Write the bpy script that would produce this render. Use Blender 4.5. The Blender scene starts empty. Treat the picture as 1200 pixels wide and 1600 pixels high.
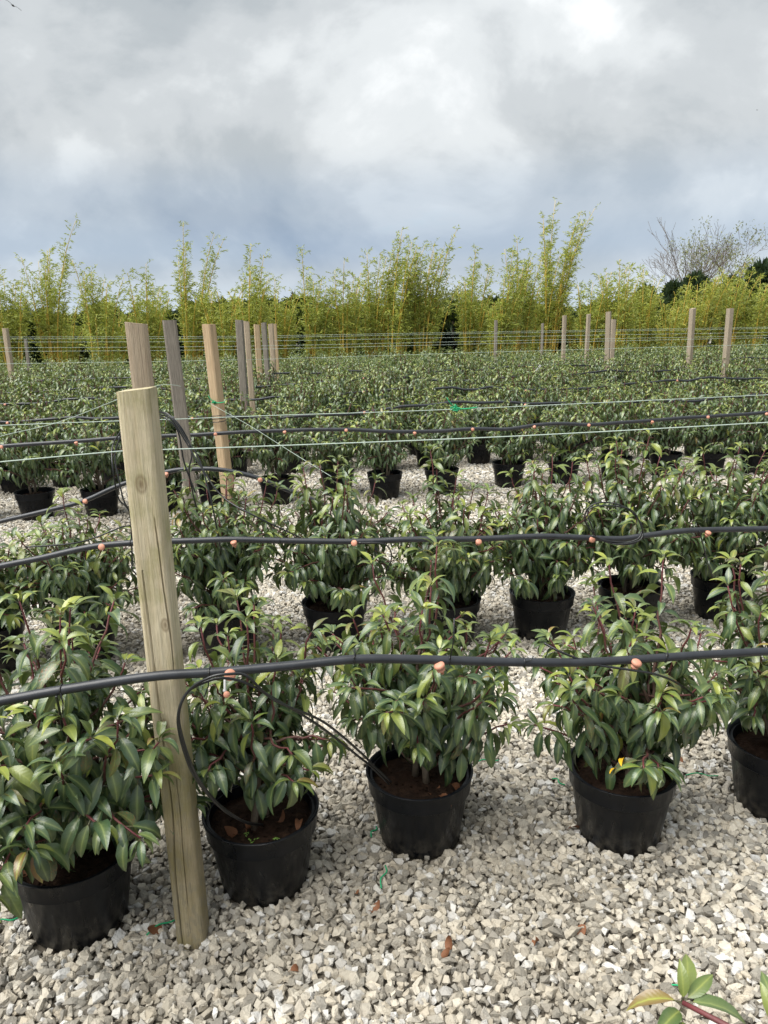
import bpy, bmesh, math, random
import numpy as np
from mathutils import Vector, Matrix

SC = bpy.context.scene
COL = SC.collection
R = math.radians
random.seed(7)

# ------------------------------------------------------------------ camera
cam_data = bpy.data.cameras.new('camera')
cam_data.sensor_fit = 'VERTICAL'
cam_data.sensor_height = 36.0
cam_data.lens = 27.0
cam_data.clip_start = 0.05
cam_data.clip_end = 2000.0
cam = bpy.data.objects.new('camera', cam_data)
COL.objects.link(cam)
PITCH, ROLL = R(13.81), R(1.2)
_f = Vector((0, math.cos(PITCH), -math.sin(PITCH)))
_r = Vector((1, 0, 0)); _u = _r.cross(_f)
_cr = _r * math.cos(ROLL) - _u * math.sin(ROLL)
_cu = _r * math.sin(ROLL) + _u * math.cos(ROLL)
cam.matrix_world = Matrix(((_cr.x, _cu.x, -_f.x, 0), (_cr.y, _cu.y, -_f.y, 0), (_cr.z, _cu.z, -_f.z, 1.5), (0, 0, 0, 1)))
SC.camera = cam
cam_data.dof.use_dof = True
cam_data.dof.focus_distance = 2.6
cam_data.dof.aperture_fstop = 0.027 / 0.0014      # a phone lens: about 1.4 mm of aperture

# ------------------------------------------------------------------ light
SUN_ELEV, SUN_AZ = R(62), R(-118)                 # azimuth from +Y, clockwise: the sun stands behind and to the left
sun_dir = Vector((math.sin(SUN_AZ) * math.cos(SUN_ELEV), math.cos(SUN_AZ) * math.cos(SUN_ELEV), math.sin(SUN_ELEV)))
sl = bpy.data.lights.new('sun', 'SUN'); sl.energy = 3.1; sl.angle = R(58); sl.color = (1.0, 0.975, 0.93)
sun = bpy.data.objects.new('sun', sl); COL.objects.link(sun)
sun.rotation_euler = (-sun_dir).to_track_quat('-Z', 'Y').to_euler()

world = bpy.data.worlds.new('World'); SC.world = world; world.use_nodes = True
wn, wl = world.node_tree.nodes, world.node_tree.links
wn.clear()
def W(t, **kw):
    n = wn.new(t)
    for k, v in kw.items(): setattr(n, k, v)
    return n
def wmath(op, a, b=None, clamp=False):
    n = W('ShaderNodeMath', operation=op, use_clamp=clamp)
    for i, s in enumerate((a, b)):
        if s is None: continue
        if isinstance(s, (int, float)): n.inputs[i].default_value = s
        else: wl.new(s, n.inputs[i])
    return n.outputs[0]
def wramp(src, stops, interp='EASE'):
    n = W('ShaderNodeValToRGB'); n.color_ramp.interpolation = interp
    while len(n.color_ramp.elements) < len(stops): n.color_ramp.elements.new(0.5)
    for e, (p, c) in zip(n.color_ramp.elements, stops):
        e.position = p; e.color = (*c, 1) if len(c) == 3 else c
    wl.new(src, n.inputs[0]); return n.outputs[0]
def wmix(f, a, b, blend='MIX'):
    n = W('ShaderNodeMix', data_type='RGBA', blend_type=blend)
    if isinstance(f, (int, float)): n.inputs[0].default_value = f
    else: wl.new(f, n.inputs[0])
    for i, s in ((6, a), (7, b)):
        if isinstance(s, tuple): n.inputs[i].default_value = (*s, 1)
        else: wl.new(s, n.inputs[i])
    return n.outputs[2]
sky = W('ShaderNodeTexSky', sky_type='NISHITA'); sky.sun_disc = False
sky.sun_elevation = SUN_ELEV; sky.sun_rotation = SUN_AZ
blue = wmix(1.0, sky.outputs[0], (0.10, 0.10, 0.10), 'MULTIPLY')
tc = W('ShaderNodeTexCoord'); sep = W('ShaderNodeSeparateXYZ'); wl.new(tc.outputs['Generated'], sep.inputs[0])
zz = wmath('MAXIMUM', sep.outputs[2], 0.0)
den = wmath('ADD', zz, 0.62)
cx = wmath('DIVIDE', sep.outputs[0], den); cy = wmath('DIVIDE', sep.outputs[1], den)
cmb = W('ShaderNodeCombineXYZ'); wl.new(cx, cmb.inputs[0]); wl.new(cy, cmb.inputs[1])
def wnoise(scale, detail, rough, off, dist=0.0):
    m = W('ShaderNodeMapping'); m.inputs['Location'].default_value = off
    wl.new(cmb.outputs[0], m.inputs[0])
    n = W('ShaderNodeTexNoise'); n.inputs['Scale'].default_value = scale; n.inputs['Detail'].default_value = detail
    n.inputs['Roughness'].default_value = rough; n.inputs['Distortion'].default_value = dist
    wl.new(m.outputs[0], n.inputs['Vector']); return n.outputs[0]
n1 = wnoise(2.0, 8, 0.52, (11.2, 3.5, 4), 0.4)
n2 = wnoise(3.6, 7, 0.55, (3.1, 6.2, 2.5), 0.3)
dens = wmath('ADD', wmath('MULTIPLY', n1, 0.6), wmath('MULTIPLY', n2, 0.4))
# thick parts of the overcast are grey, thin parts bright; low in the sky one looks at the clouds' blue-grey undersides
ccol = wramp(dens, [(0.36, (0.29, 0.33, 0.365)), (0.45, (0.40, 0.435, 0.46)), (0.51, (0.50, 0.53, 0.55)), (0.565, (0.63, 0.66, 0.675)), (0.63, (0.84, 0.86, 0.87))])
low = wramp(zz, [(0.0, (0, 0, 0)), (0.045, (0.3,) * 3), (0.09, (0.75,) * 3), (0.14, (0.5,) * 3), (0.21, (0, 0, 0))])
lowcol = wramp(n1, [(0.38, (0.25, 0.335, 0.46)), (0.52, (0.34, 0.425, 0.53)), (0.68, (0.50, 0.575, 0.65))])
ccol = wmix(low, ccol, lowcol)
hz = wramp(zz, [(0.0, (0.9,) * 3), (0.075, (0, 0, 0))])
ccol = wmix(hz, ccol, (0.52, 0.61, 0.70))
gap = wramp(n2, [(0.66, (0, 0, 0)), (0.78, (0.55,) * 3)])
ccol = wmix(gap, ccol, blue)
bg = W('ShaderNodeBackground'); bg.inputs[1].default_value = 0.61
wl.new(ccol, bg.inputs[0])
world.cycles.sampling_method = 'MANUAL'; world.cycles.sample_map_resolution = 512
wo = W('ShaderNodeOutputWorld'); wl.new(bg.outputs[0], wo.inputs[0])

SC.view_settings.view_transform = 'Standard'; SC.view_settings.look = 'None'
SC.view_settings.exposure = 1.1; SC.view_settings.gamma = 1.0; SC.view_settings.use_curve_mapping = False
SC.cycles.max_bounces = 6; SC.cycles.diffuse_bounces = 3; SC.cycles.glossy_bounces = 2
SC.cycles.transmission_bounces = 2; SC.cycles.transparent_max_bounces = 4

# ------------------------------------------------------------------ measured places (metres)
ROW1 = [(-0.814, 1.702), (-0.352, 1.84), (0.088, 2.012), (0.683, 2.007), (1.214, 2.128)]
ROW2 = [(-1.796, 3.245), (-1.399, 3.324), (-0.739, 3.367), (-0.243, 3.439), (0.296, 3.45), (0.756, 3.512), (1.204, 3.577), (1.711, 3.691), (2.188, 3.763)]
ROW3 = [(-3.346, 6.103), (-2.853, 6.152), (-2.336, 6.2), (-1.85, 6.331), (-1.439, 6.423), (-0.921, 6.507), (-0.413, 6.805), (0.013, 6.637), (0.523, 6.762), (1.165, 7.01),
 (1.7, 7.117), (2.211, 7.196), (2.741, 7.351), (3.183, 7.37), (3.639, 7.388), (4.213, 7.551)]
ROW4 = [(-3.955, 7.107), (-3.544, 7.257), (-3.131, 7.449), (-2.644, 7.498), (-2.063, 7.575), (-1.533, 7.816), (-0.985, 7.907), (-0.518, 7.888), (0.014, 7.901), (0.491, 8.094),
 (1.04, 8.242), (1.509, 8.269), (2.08, 8.189), (2.503, 8.223), (2.962, 8.251), (3.442, 8.326), (3.931, 8.402), (4.52, 8.517)]
HOSE_FRONT = [(-2.251, 1.225, 0.712), (-1.612, 1.345, 0.709), (-0.973, 1.465, 0.726), (-0.824, 1.493, 0.737), (-0.697, 1.518, 0.748), (-0.513, 1.553, 0.758), (-0.378, 1.578, 0.753),
 (-0.225, 1.607, 0.751), (-0.066, 1.637, 0.75), (0.113, 1.672, 0.728), (0.269, 1.701, 0.706), (0.463, 1.738, 0.683), (0.631, 1.77, 0.673), (0.805, 1.803, 0.666),
 (0.985, 1.837, 0.656), (1.229, 1.884, 0.644), (1.867, 2.007, 0.629), (2.506, 2.13, 0.635)]
DRIP_FRONT = [(-0.36, 1.582, 0.751), (0.113, 1.672, 0.727), (0.61, 1.766, 0.674)]
TIE_FRONT = [(-0.712, 1.515, 0.746), (-0.388, 1.576, 0.754), (-0.069, 1.637, 0.75), (0.156, 1.68, 0.724), (0.345, 1.716, 0.696), (0.71, 1.785, 0.67)]
HOSE_SECOND = [(-3.249, 2.75, 0.507), (-2.503, 2.827, 0.518), (-1.757, 2.904, 0.549), (-1.534, 2.927, 0.591), (-1.384, 2.942, 0.615), (-1.183, 2.962, 0.652), (-1.008, 2.979, 0.662),
 (-0.807, 2.999, 0.66), (-0.616, 3.018, 0.656), (-0.423, 3.038, 0.641), (-0.109, 3.069, 0.622), (0.105, 3.09, 0.62), (0.389, 3.119, 0.608), (0.679, 3.148, 0.605),
 (0.989, 3.179, 0.578), (1.103, 3.19, 0.584), (1.274, 3.207, 0.598), (1.405, 3.22, 0.598), (1.684, 3.248, 0.59), (1.982, 3.278, 0.587), (2.728, 3.353, 0.576),
 (3.474, 3.428, 0.585)]
DRIP_SECOND = [(-1.125, 2.967, 0.657), (-0.616, 3.018, 0.653), (-0.109, 3.069, 0.619), (0.389, 3.119, 0.605), (0.904, 3.17, 0.585), (1.405, 3.221, 0.595)]
HOSE_ARCH = [(-3.663, 3.967, 0.392), (-3.014, 4.0, 0.403), (-2.365, 4.032, 0.435), (-2.085, 4.046, 0.497), (-1.875, 4.056, 0.54), (-1.63, 4.068, 0.596), (-1.417, 4.079, 0.681),
 (-1.165, 4.092, 0.744), (-1.034, 4.098, 0.754), (-0.881, 4.106, 0.746), (-0.694, 4.115, 0.698), (-0.524, 4.124, 0.621), (-0.352, 4.132, 0.543), (-0.214, 4.139, 0.465),
 (-0.093, 4.145, 0.335), (-0.006, 4.15, 0.182), (0.083, 4.154, 0.083)]
DRIP_ARCH = [(-1.63, 4.068, 0.596), (-1.165, 4.092, 0.744), (-0.677, 4.116, 0.69)]
HOSE_THIRD = [(-4.783, 5.163, 0.694), (-3.895, 5.306, 0.685), (-3.006, 5.449, 0.696), (-2.751, 5.49, 0.698), (-2.229, 5.573, 0.707), (-1.873, 5.63, 0.72), (-1.419, 5.703, 0.719),
 (-1.21, 5.736, 0.724), (-0.74, 5.812, 0.723), (-0.258, 5.889, 0.707), (0.213, 5.964, 0.672), (0.696, 6.041, 0.672), (1.033, 6.095, 0.667), (1.403, 6.154, 0.688),
 (1.699, 6.202, 0.671), (2.192, 6.281, 0.676), (2.697, 6.361, 0.693), (3.243, 6.449, 0.703), (3.774, 6.534, 0.71), (4.663, 6.676, 0.702), (5.551, 6.819, 0.714)]
DRIP_THIRD = [(-2.7, 5.498, 0.696), (-2.225, 5.574, 0.707), (-1.224, 5.734, 0.725), (-0.73, 5.813, 0.723), (-0.258, 5.889, 0.707), (0.223, 5.966, 0.672), (0.696, 6.041, 0.672),
 (1.207, 6.123, 0.676), (1.699, 6.202, 0.671), (2.204, 6.283, 0.676), (2.697, 6.361, 0.693), (3.214, 6.444, 0.699)]
STRING_A = [(-3.572, 2.847, 0.962), (-2.677, 2.935, 0.959), (-1.781, 3.022, 0.977), (-1.535, 3.046, 0.991), (-1.061, 3.094, 1.017), (-0.921, 3.108, 1.017), (-0.471, 3.153, 1.016),
 (0.553, 3.255, 1.02), (1.699, 3.37, 1.041), (1.997, 3.4, 1.049), (2.892, 3.49, 1.043), (3.788, 3.58, 1.056)]
STRING_B = [(-4.382, 4.197, 0.945), (-3.494, 4.34, 0.938), (-2.605, 4.483, 0.951), (-2.257, 4.539, 0.959), (-1.611, 4.642, 0.959), (-1.24, 4.702, 0.956), (-0.665, 4.794, 0.956),
 (0.427, 4.968, 0.95), (2.666, 5.327, 0.966), (3.152, 5.404, 0.971), (4.041, 5.545, 0.962), (4.93, 5.686, 0.974)]
KNOT_B = [(0.477, 4.976, 0.957)]
STRING_C = [(-1.812, 3.28, 1.0), (-1.638, 3.28, 1.062), (-1.384, 3.28, 1.117), (-1.124, 3.28, 1.207), (-0.995, 3.28, 1.253)]
STRING_D = [(-0.99, 3.3, 1.254), (-1.154, 4.2, 1.201), (-1.311, 5.2, 1.102), (-1.37, 6.14, 0.911)]
STRING_E = [(-1.37, 6.14, 0.911), (-0.933, 5.4, 0.819), (-0.572, 4.6, 0.768), (-0.267, 3.9, 0.735)]
KNOT_D = [(-1.368, 6.13, 0.912)]
TUBE_LOOP = [(-0.347, 1.8, 0.203), (-0.376, 1.72, 0.271), (-0.411, 1.64, 0.367), (-0.446, 1.57, 0.495), (-0.46, 1.54, 0.595), (-0.461, 1.53, 0.672), (-0.437, 1.53, 0.728),
 (-0.389, 1.53, 0.755), (-0.351, 1.53, 0.761), (-0.31, 1.55, 0.738), (-0.257, 1.6, 0.673), (-0.168, 1.7, 0.546), (-0.08, 1.8, 0.4), (-0.049, 1.85, 0.338),
 (-0.002, 1.9, 0.251)]
TUBE_BUNDLE = [[(-0.96, 3.27, 1.151), (-0.896, 3.22, 1.147), (-0.834, 3.2, 1.084), (-0.812, 3.2, 0.994), (-0.812, 3.2, 0.898), (-0.806, 3.22, 0.726)],
 [(-0.961, 3.27, 1.145), (-0.889, 3.22, 1.128), (-0.82, 3.2, 1.035), (-0.748, 3.15, 0.92), (-0.665, 3.1, 0.812), (-0.524, 3.05, 0.748), (-0.351, 3.1, 0.635)],
 [(-0.96, 3.27, 1.156), (-0.875, 3.2, 1.141), (-0.801, 3.17, 1.039), (-0.76, 3.15, 0.961), (-0.713, 3.1, 0.808), (-0.689, 3.1, 0.587)],
 [(-0.962, 3.27, 1.137), (-0.908, 3.22, 1.128), (-0.848, 3.2, 1.076), (-0.826, 3.2, 0.954), (-0.802, 3.2, 0.815)],
 [(-1.112, 3.27, 1.08), (-1.145, 3.25, 1.007), (-1.142, 3.2, 0.933), (-1.127, 3.2, 0.808), (-1.092, 3.2, 0.723), (-1.102, 3.2, 0.537), (-1.114, 3.2, 0.479),
  (-1.082, 3.22, 0.436)],
 [(-1.113, 3.27, 1.069), (-1.137, 3.25, 0.979), (-1.126, 3.2, 0.878), (-1.103, 3.2, 0.78), (-1.084, 3.2, 0.694), (-1.113, 3.15, 0.68), (-1.206, 3.1, 0.659),
  (-1.295, 3.05, 0.648), (-1.457, 3.0, 0.647)]]
TUBE_COIL = [(0.895, 3.14, 0.603), (0.846, 3.12, 0.673), (0.852, 3.12, 0.729), (0.909, 3.12, 0.755), (1.004, 3.12, 0.734), (1.075, 3.12, 0.668), (1.086, 3.12, 0.612),
 (1.033, 3.1, 0.588), (0.952, 3.1, 0.59), (0.87, 3.1, 0.614), (0.903, 3.12, 0.597), (0.979, 3.1, 0.581), (1.059, 3.1, 0.596), (1.086, 3.12, 0.626)]
TUBE_RIGHT = [(1.363, 3.2, 0.599), (1.39, 3.22, 0.535), (1.455, 3.3, 0.42), (1.532, 3.4, 0.308)]
TUBE_C2 = [(-0.108, 3.05, 0.622), (-0.003, 3.06, 0.611), (0.028, 3.1, 0.543), (-0.006, 3.15, 0.442), (-0.05, 3.2, 0.352), (-0.094, 3.25, 0.304)]
TUBE_D = [(0.388, 1.76, 0.726), (0.431, 1.74, 0.708), (0.511, 1.74, 0.676), (0.598, 1.74, 0.659), (0.678, 1.76, 0.633), (0.77, 1.82, 0.566), (0.902, 1.95, 0.42)]
TUBE_LEAN = [(-0.707, 1.5, 0.742), (-0.714, 1.52, 0.706), (-0.748, 1.6, 0.591)]
POSTS = [(-1.015, 3.3, 1.521, 0.088), (-1.327, 5.0, 1.547, 0.085), (-1.362, 6.2, 1.523, 0.085), (-1.473, 8.3, 1.563, 0.08), (-1.552, 9.2, 1.554, 0.067),
 (-1.716, 11.0, 1.519, 0.08), (-1.793, 12.2, 1.547, 0.079), (-1.796, 13.0, 1.528, 0.084), (-1.893, 14.2, 1.529, 0.069), (4.863, 11.0, 1.601, 0.08),
 (4.733, 12.0, 1.621, 0.077), (3.753, 13.0, 1.609, 0.084), (4.139, 14.0, 1.483, 0.079), (4.009, 15.2, 1.587, 0.074), (3.496, 15.0, 1.572, 0.073),
 (2.493, 17.0, 1.518, 0.069), (3.705, 18.0, 1.426, 0.058), (-5.921, 12.5, 1.543, 0.081), (-6.295, 14.0, 1.354, 0.057)]
POST1 = [(-0.503, 1.631), (-0.514, 1.63, 1.376)]
BAMBOO = [(-9.39, 20.25, 3.4), (-8.57, 21.26, 4.37), (-6.95, 19.88, 3.28), (-5.99, 20.6, 3.21), (-4.92, 21.62, 4.32), (-4.1, 20.79, 2.79), (-3.24, 20.26, 3.69),
 (-2.74, 21.84, 2.83), (-1.71, 21.02, 3.52), (-0.86, 21.1, 3.19), (0.12, 21.5, 3.85), (0.69, 21.25, 4.03), (1.43, 21.32, 4.0), (2.63, 22.32, 3.56), (3.29, 20.9, 3.36),
 (3.81, 21.54, 3.74), (5.1, 22.55, 5.01), (5.88, 21.73, 3.01), (6.49, 21.2, 3.12), (7.76, 22.77, 3.02), (8.23, 21.94, 2.7), (8.91, 22.0, 2.85), (9.98, 22.38, 3.03),
 (10.67, 22.15, 2.66), (-10.38, 20.14, 3.34), (12.33, 23.16, 2.87)]
TREES = [('bare', 18.04, 46.0, 7.1), ('olive', 19.19, 44.0, 6.49), ('bare', 22.6, 48.0, 8.08), ('bare', 18.85, 47.0, 6.62), ('dark', 14.04, 38.0, 3.95),
 ('dark', 15.01, 38.0, 3.99), ('dark', 16.82, 38.0, 4.1), ('dark', 17.16, 36.0, 4.29), ('dark', 13.0, 39.0, 3.81), ('round', 5.73, 60.0, 3.86),
 ('dark', -14.42, 32.0, 2.87), ('dark', -15.05, 32.0, 2.93)]
BIRDS = [(-18.68, 45.0, 17.86), (27.25, 60.0, 15.74)]
NEAR = [(0.339, 0.72, 0.764), (0.326, 0.72, 0.782)]
FAR_STRINGS = [[(-6.71, 7.527, 1.185), (-5.475, 7.725, 1.173), (-4.241, 7.922, 1.181), (-1.603, 8.344, 1.151), (1.333, 8.813, 1.16), (5.285, 9.446, 1.161), (6.519, 9.644, 1.151),
  (7.754, 9.841, 1.161)],
 [(-7.625, 9.28, 1.267), (-6.39, 9.478, 1.254), (-5.156, 9.675, 1.261), (-1.948, 10.188, 1.207), (1.626, 10.76, 1.198), (6.441, 11.531, 1.179), (7.675, 11.729, 1.168),
  (8.91, 11.926, 1.178)],
 [(-8.355, 10.663, 1.288), (-7.12, 10.861, 1.274), (-5.886, 11.058, 1.281), (-2.223, 11.644, 1.212), (1.858, 12.297, 1.195), (7.357, 13.177, 1.164),
  (8.591, 13.375, 1.153), (9.826, 13.572, 1.162)],
 [(-9.078, 12.048, 1.352), (-7.843, 12.246, 1.338), (-6.609, 12.443, 1.344), (-2.496, 13.101, 1.257), (2.089, 13.834, 1.227), (8.27, 14.823, 1.181), (9.504, 15.02, 1.17),
  (10.739, 15.218, 1.178)],
 [(-10.378, 14.547, 1.378), (-9.14, 14.721, 1.365), (-7.902, 14.894, 1.371), (-2.965, 15.585, 1.277), (2.467, 16.345, 1.25), (9.672, 17.354, 1.209),
  (10.91, 17.527, 1.198), (12.148, 17.701, 1.207)],
 [(-11.205, 16.155, 1.404), (-9.964, 16.304, 1.391), (-8.723, 16.453, 1.397), (-3.252, 17.11, 1.291), (2.69, 17.823, 1.261), (10.449, 18.754, 1.215),
  (11.69, 18.903, 1.204), (12.931, 19.052, 1.213)]]
FALLEN = [(0.403, 2.444), (0.524, 1.994), (0.487, 1.63), (0.115, 1.526), (0.338, 1.587), (-0.09, 1.743), (1.001, 2.328), (0.392, 2.784), (0.132, 1.545), (-0.063, 1.685),
 (-0.249, 1.498), (-0.581, 1.656)]
SCRAPS = [(0.34, 2.371, 0.1, 0.08), (-0.021, 1.813, 1.4, 0.09), (1.039, 2.26, -0.1, 0.11), (0.555, 2.241, -0.9, 0.05), (-0.58, 1.654, 0.7, 0.1), (-0.049, 2.005, 1.2, 0.05),
 (-0.996, 1.677, 0.4, 0.07), (-1.118, 2.467, 0, 0.1), (0.656, 1.421, -0.5, 0.08)]
LABEL_AT = (2.058, 10.2, 0.89)

# ------------------------------------------------------------------ helpers
def tag(o, label=None, cat=None, group=None, kind=None):
    for k, v in (('label', label), ('category', cat), ('group', group), ('kind', kind)):
        if v: o[k] = v
    return o
def link(o, parent=None):
    COL.objects.link(o)
    if parent is not None: o.parent = parent
    return o
def obj(name, me, mat=None, parent=None, loc=None):
    o = bpy.data.objects.new(name, me)
    if mat is not None and not me.materials: me.materials.append(mat)
    if loc is not None: o.location = loc
    return link(o, parent)
def empty(name, loc, rz=0.0, parent=None):
    o = bpy.data.objects.new(name, None); o.location = loc; o.rotation_euler = (0, 0, rz)
    o.empty_display_size = 0.05
    return link(o, parent)
def mesh(name, v, f, uv=None, attrs=None, smooth=False):
    """f: an (n,3) array of triangles or a list of polygons"""
    me = bpy.data.meshes.new(name)
    v = np.asarray(v, np.float32)
    if isinstance(f, np.ndarray) and f.ndim == 2:
        k = f.shape[1]; n = len(f)
        me.vertices.add(len(v)); me.vertices.foreach_set('co', v.ravel())
        me.loops.add(n * k); me.loops.foreach_set('vertex_index', f.astype(np.int32).ravel())
        me.polygons.add(n); me.polygons.foreach_set('loop_start', np.arange(0, n * k, k, dtype=np.int32))
        me.update(calc_edges=True)
    else:
        me.from_pydata([tuple(p) for p in v.tolist()], [], [tuple(q) for q in f])
    if uv is not None:
        li = np.empty(len(me.loops), np.int32); me.loops.foreach_get('vertex_index', li)
        l = me.uv_layers.new(name='UVMap'); l.data.foreach_set('uv', np.asarray(uv, np.float32)[li].ravel())
    for k2, a in (attrs or {}).items():
        at = me.attributes.new(k2, 'FLOAT', 'POINT'); at.data.foreach_set('value', np.asarray(a, np.float32))
    if smooth: me.polygons.foreach_set('use_smooth', np.ones(len(me.polygons), bool))
    me.update(); return me
class Bag:
    """collects triangle geometry with a uv and point attributes"""
    def __init__(s): s.v = []; s.f = []; s.uv = []; s.a = {}; s.n = 0
    def add(s, v, f, uv=None, **attrs):
        v = np.asarray(v, float); f = np.asarray(f, int)
        s.v.append(v); s.f.append(f + s.n); s.n += len(v)
        s.uv.append(np.zeros((len(v), 2)) if uv is None else np.asarray(uv, float))
        for k, x in attrs.items(): s.a.setdefault(k, []).append(np.full(len(v), x) if np.isscalar(x) else np.asarray(x))
    def build(s, name, smooth=False):
        return mesh(name, np.concatenate(s.v), np.concatenate(s.f), np.concatenate(s.uv), {k: np.concatenate(x) for k, x in s.a.items()}, smooth)
def frames(p):
    p = np.asarray(p, float); t = np.gradient(p, axis=0); t /= np.linalg.norm(t, axis=1)[:, None] + 1e-12
    ref = np.array([0, 0, 1.0]) if abs(t[0][2]) < 0.9 else np.array([1.0, 0, 0])
    n = []; prev = ref
    for ti in t:
        q = prev - ti * (prev @ ti); q /= np.linalg.norm(q) + 1e-12; n.append(q); prev = q
    n = np.array(n); return t, n, np.cross(t, n)
def tube(p, r, sides=6, caps=True):
    p = np.asarray(p, float); m = len(p); r = np.full(m, r) if np.isscalar(r) else np.asarray(r)
    t, n, b = frames(p); a = np.linspace(0, 2 * np.pi, sides, endpoint=False)
    v = (p[:, None] + r[:, None, None] * (np.cos(a)[None, :, None] * n[:, None] + np.sin(a)[None, :, None] * b[:, None])).reshape(-1, 3)
    f = []
    for i in range(m - 1):
        for j in range(sides):
            a0, a1 = i * sides + j, i * sides + (j + 1) % sides; b0, b1 = a0 + sides, a1 + sides
            f += [(a0, a1, b1), (a0, b1, b0)]
    if caps:
        f += [(0, j + 1, j) for j in range(1, sides - 1)]
        o = (m - 1) * sides; f += [(o, o + j, o + j + 1) for j in range(1, sides - 1)]
    return v, np.array(f)
def spline(pts, n):
    """Catmull-Rom through the points"""
    p = np.asarray(pts, float); p = np.vstack([2 * p[0] - p[1], p, 2 * p[-1] - p[-2]])
    out = []
    m = len(p) - 3
    for u in np.linspace(0, m - 1e-6, n):
        i = int(u); t = u - i; a, b, c, d = p[i:i + 4]
        out.append(0.5 * ((2 * b) + (c - a) * t + (2 * a - 5 * b + 4 * c - d) * t * t + (3 * b - a - 3 * c + d) * t ** 3))
    return np.array(out)
def lathe(prof, seg=40):
    v = []; f = []
    a = np.linspace(0, 2 * np.pi, seg, endpoint=False)
    for r, z in prof: v += [(r * math.cos(x), r * math.sin(x), z) for x in a]
    for i in range(len(prof) - 1):
        for j in range(seg):
            k = (j + 1) % seg; f.append((i * seg + j, i * seg + k, (i + 1) * seg + k, (i + 1) * seg + j))
    return v, f
_HASH = np.random.default_rng(5).random((64, 64, 64))
def vnoise(p):
    """smooth value noise in 3-D, 0..1"""
    p = np.asarray(p, float); i = np.floor(p).astype(int); t = p - i; t = t * t * (3 - 2 * t); s = 0
    for dx in (0, 1):
        for dy in (0, 1):
            for dz in (0, 1):
                w = (t[..., 0] if dx else 1 - t[..., 0]) * (t[..., 1] if dy else 1 - t[..., 1]) * (t[..., 2] if dz else 1 - t[..., 2])
                s = s + w * _HASH[(i[..., 0] + dx) % 64, (i[..., 1] + dy) % 64, (i[..., 2] + dz) % 64]
    return s

# ------------------------------------------------------------------ materials
class NT:
    def __init__(s, name):
        s.m = bpy.data.materials.new(name); s.m.use_nodes = True; s.n = s.m.node_tree.nodes; s.l = s.m.node_tree.links
        s.b = s.n['Principled BSDF']; s.out = s.n['Material Output']
    def node(s, t, **kw):
        x = s.n.new(t)
        for k, v in kw.items(): setattr(x, k, v)
        return x
    def put(s, sock, v):
        if isinstance(v, (int, float)): sock.default_value = v
        elif isinstance(v, tuple): sock.default_value = (*v, 1) if len(v) == 3 and sock.type == 'RGBA' else v
        else: s.l.new(v, sock)
    def math(s, op, a, b=0.0, clamp=False):
        x = s.node('ShaderNodeMath', operation=op, use_clamp=clamp); s.put(x.inputs[0], a); s.put(x.inputs[1], b); return x.outputs[0]
    def mix(s, f, a, b, blend='MIX'):
        x = s.node('ShaderNodeMix', data_type='RGBA', blend_type=blend); s.put(x.inputs[0], f); s.put(x.inputs[6], a); s.put(x.inputs[7], b); return x.outputs[2]
    def ramp(s, src, stops, interp='LINEAR'):
        x = s.node('ShaderNodeValToRGB'); x.color_ramp.interpolation = interp; e = x.color_ramp.elements
        while len(e) < len(stops): e.new(0.5)
        for q, (p, c) in zip(e, stops): q.position = p; q.color = (c, c, c, 1) if isinstance(c, (int, float)) else (*c, 1)
        s.l.new(src, x.inputs[0]); return x.outputs[0]
    def coord(s, which='Object', scale=(1, 1, 1), perobj=0.0):
        t = s.node('ShaderNodeTexCoord'); m = s.node('ShaderNodeMapping'); m.inputs['Scale'].default_value = scale
        s.l.new(t.outputs[which], m.inputs[0])
        if perobj:
            oi = s.node('ShaderNodeObjectInfo'); c = s.node('ShaderNodeCombineXYZ')
            for k in range(3): s.l.new(s.math('MULTIPLY', oi.outputs['Random'], perobj * (1 + k * 0.7)), c.inputs[k])
            s.l.new(c.outputs[0], m.inputs['Location'])
        return m.outputs[0]
    def noise(s, vec, scale, detail=4, rough=0.55, dist=0.0):
        x = s.node('ShaderNodeTexNoise'); s.l.new(vec, x.inputs['Vector']); x.inputs['Scale'].default_value = scale
        x.inputs['Detail'].default_value = detail; x.inputs['Roughness'].default_value = rough; x.inputs['Distortion'].default_value = dist
        return x.outputs[0]
    def attr(s, name, typ='GEOMETRY'):
        return s.node('ShaderNodeAttribute', attribute_name=name, attribute_type=typ).outputs['Fac']
    def bump(s, h, strength, dist=0.01):
        x = s.node('ShaderNodeBump'); x.inputs['Strength'].default_value = strength; x.inputs['Distance'].default_value = dist
        s.l.new(h, x.inputs['Height']); s.l.new(x.outputs[0], s.b.inputs['Normal']); return x.outputs[0]
    def set(s, **kw):
        names = {'color': 'Base Color', 'rough': 'Roughness', 'spec': 'Specular IOR Level', 'metal': 'Metallic'}
        for k, v in kw.items(): s.put(s.b.inputs[names[k]], v)
        return s

def plain(name, col, rough=0.5, spec=0.5, var=0.12, scale=40):
    t = NT(name); c = t.noise(t.coord(), scale, 4)
    dark = tuple(x * (1 - var * 2) for x in col)
    t.set(color=t.mix(c, dark, tuple(min(1, x * (1 + var)) for x in col)), rough=rough, spec=spec); return t.m

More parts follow.
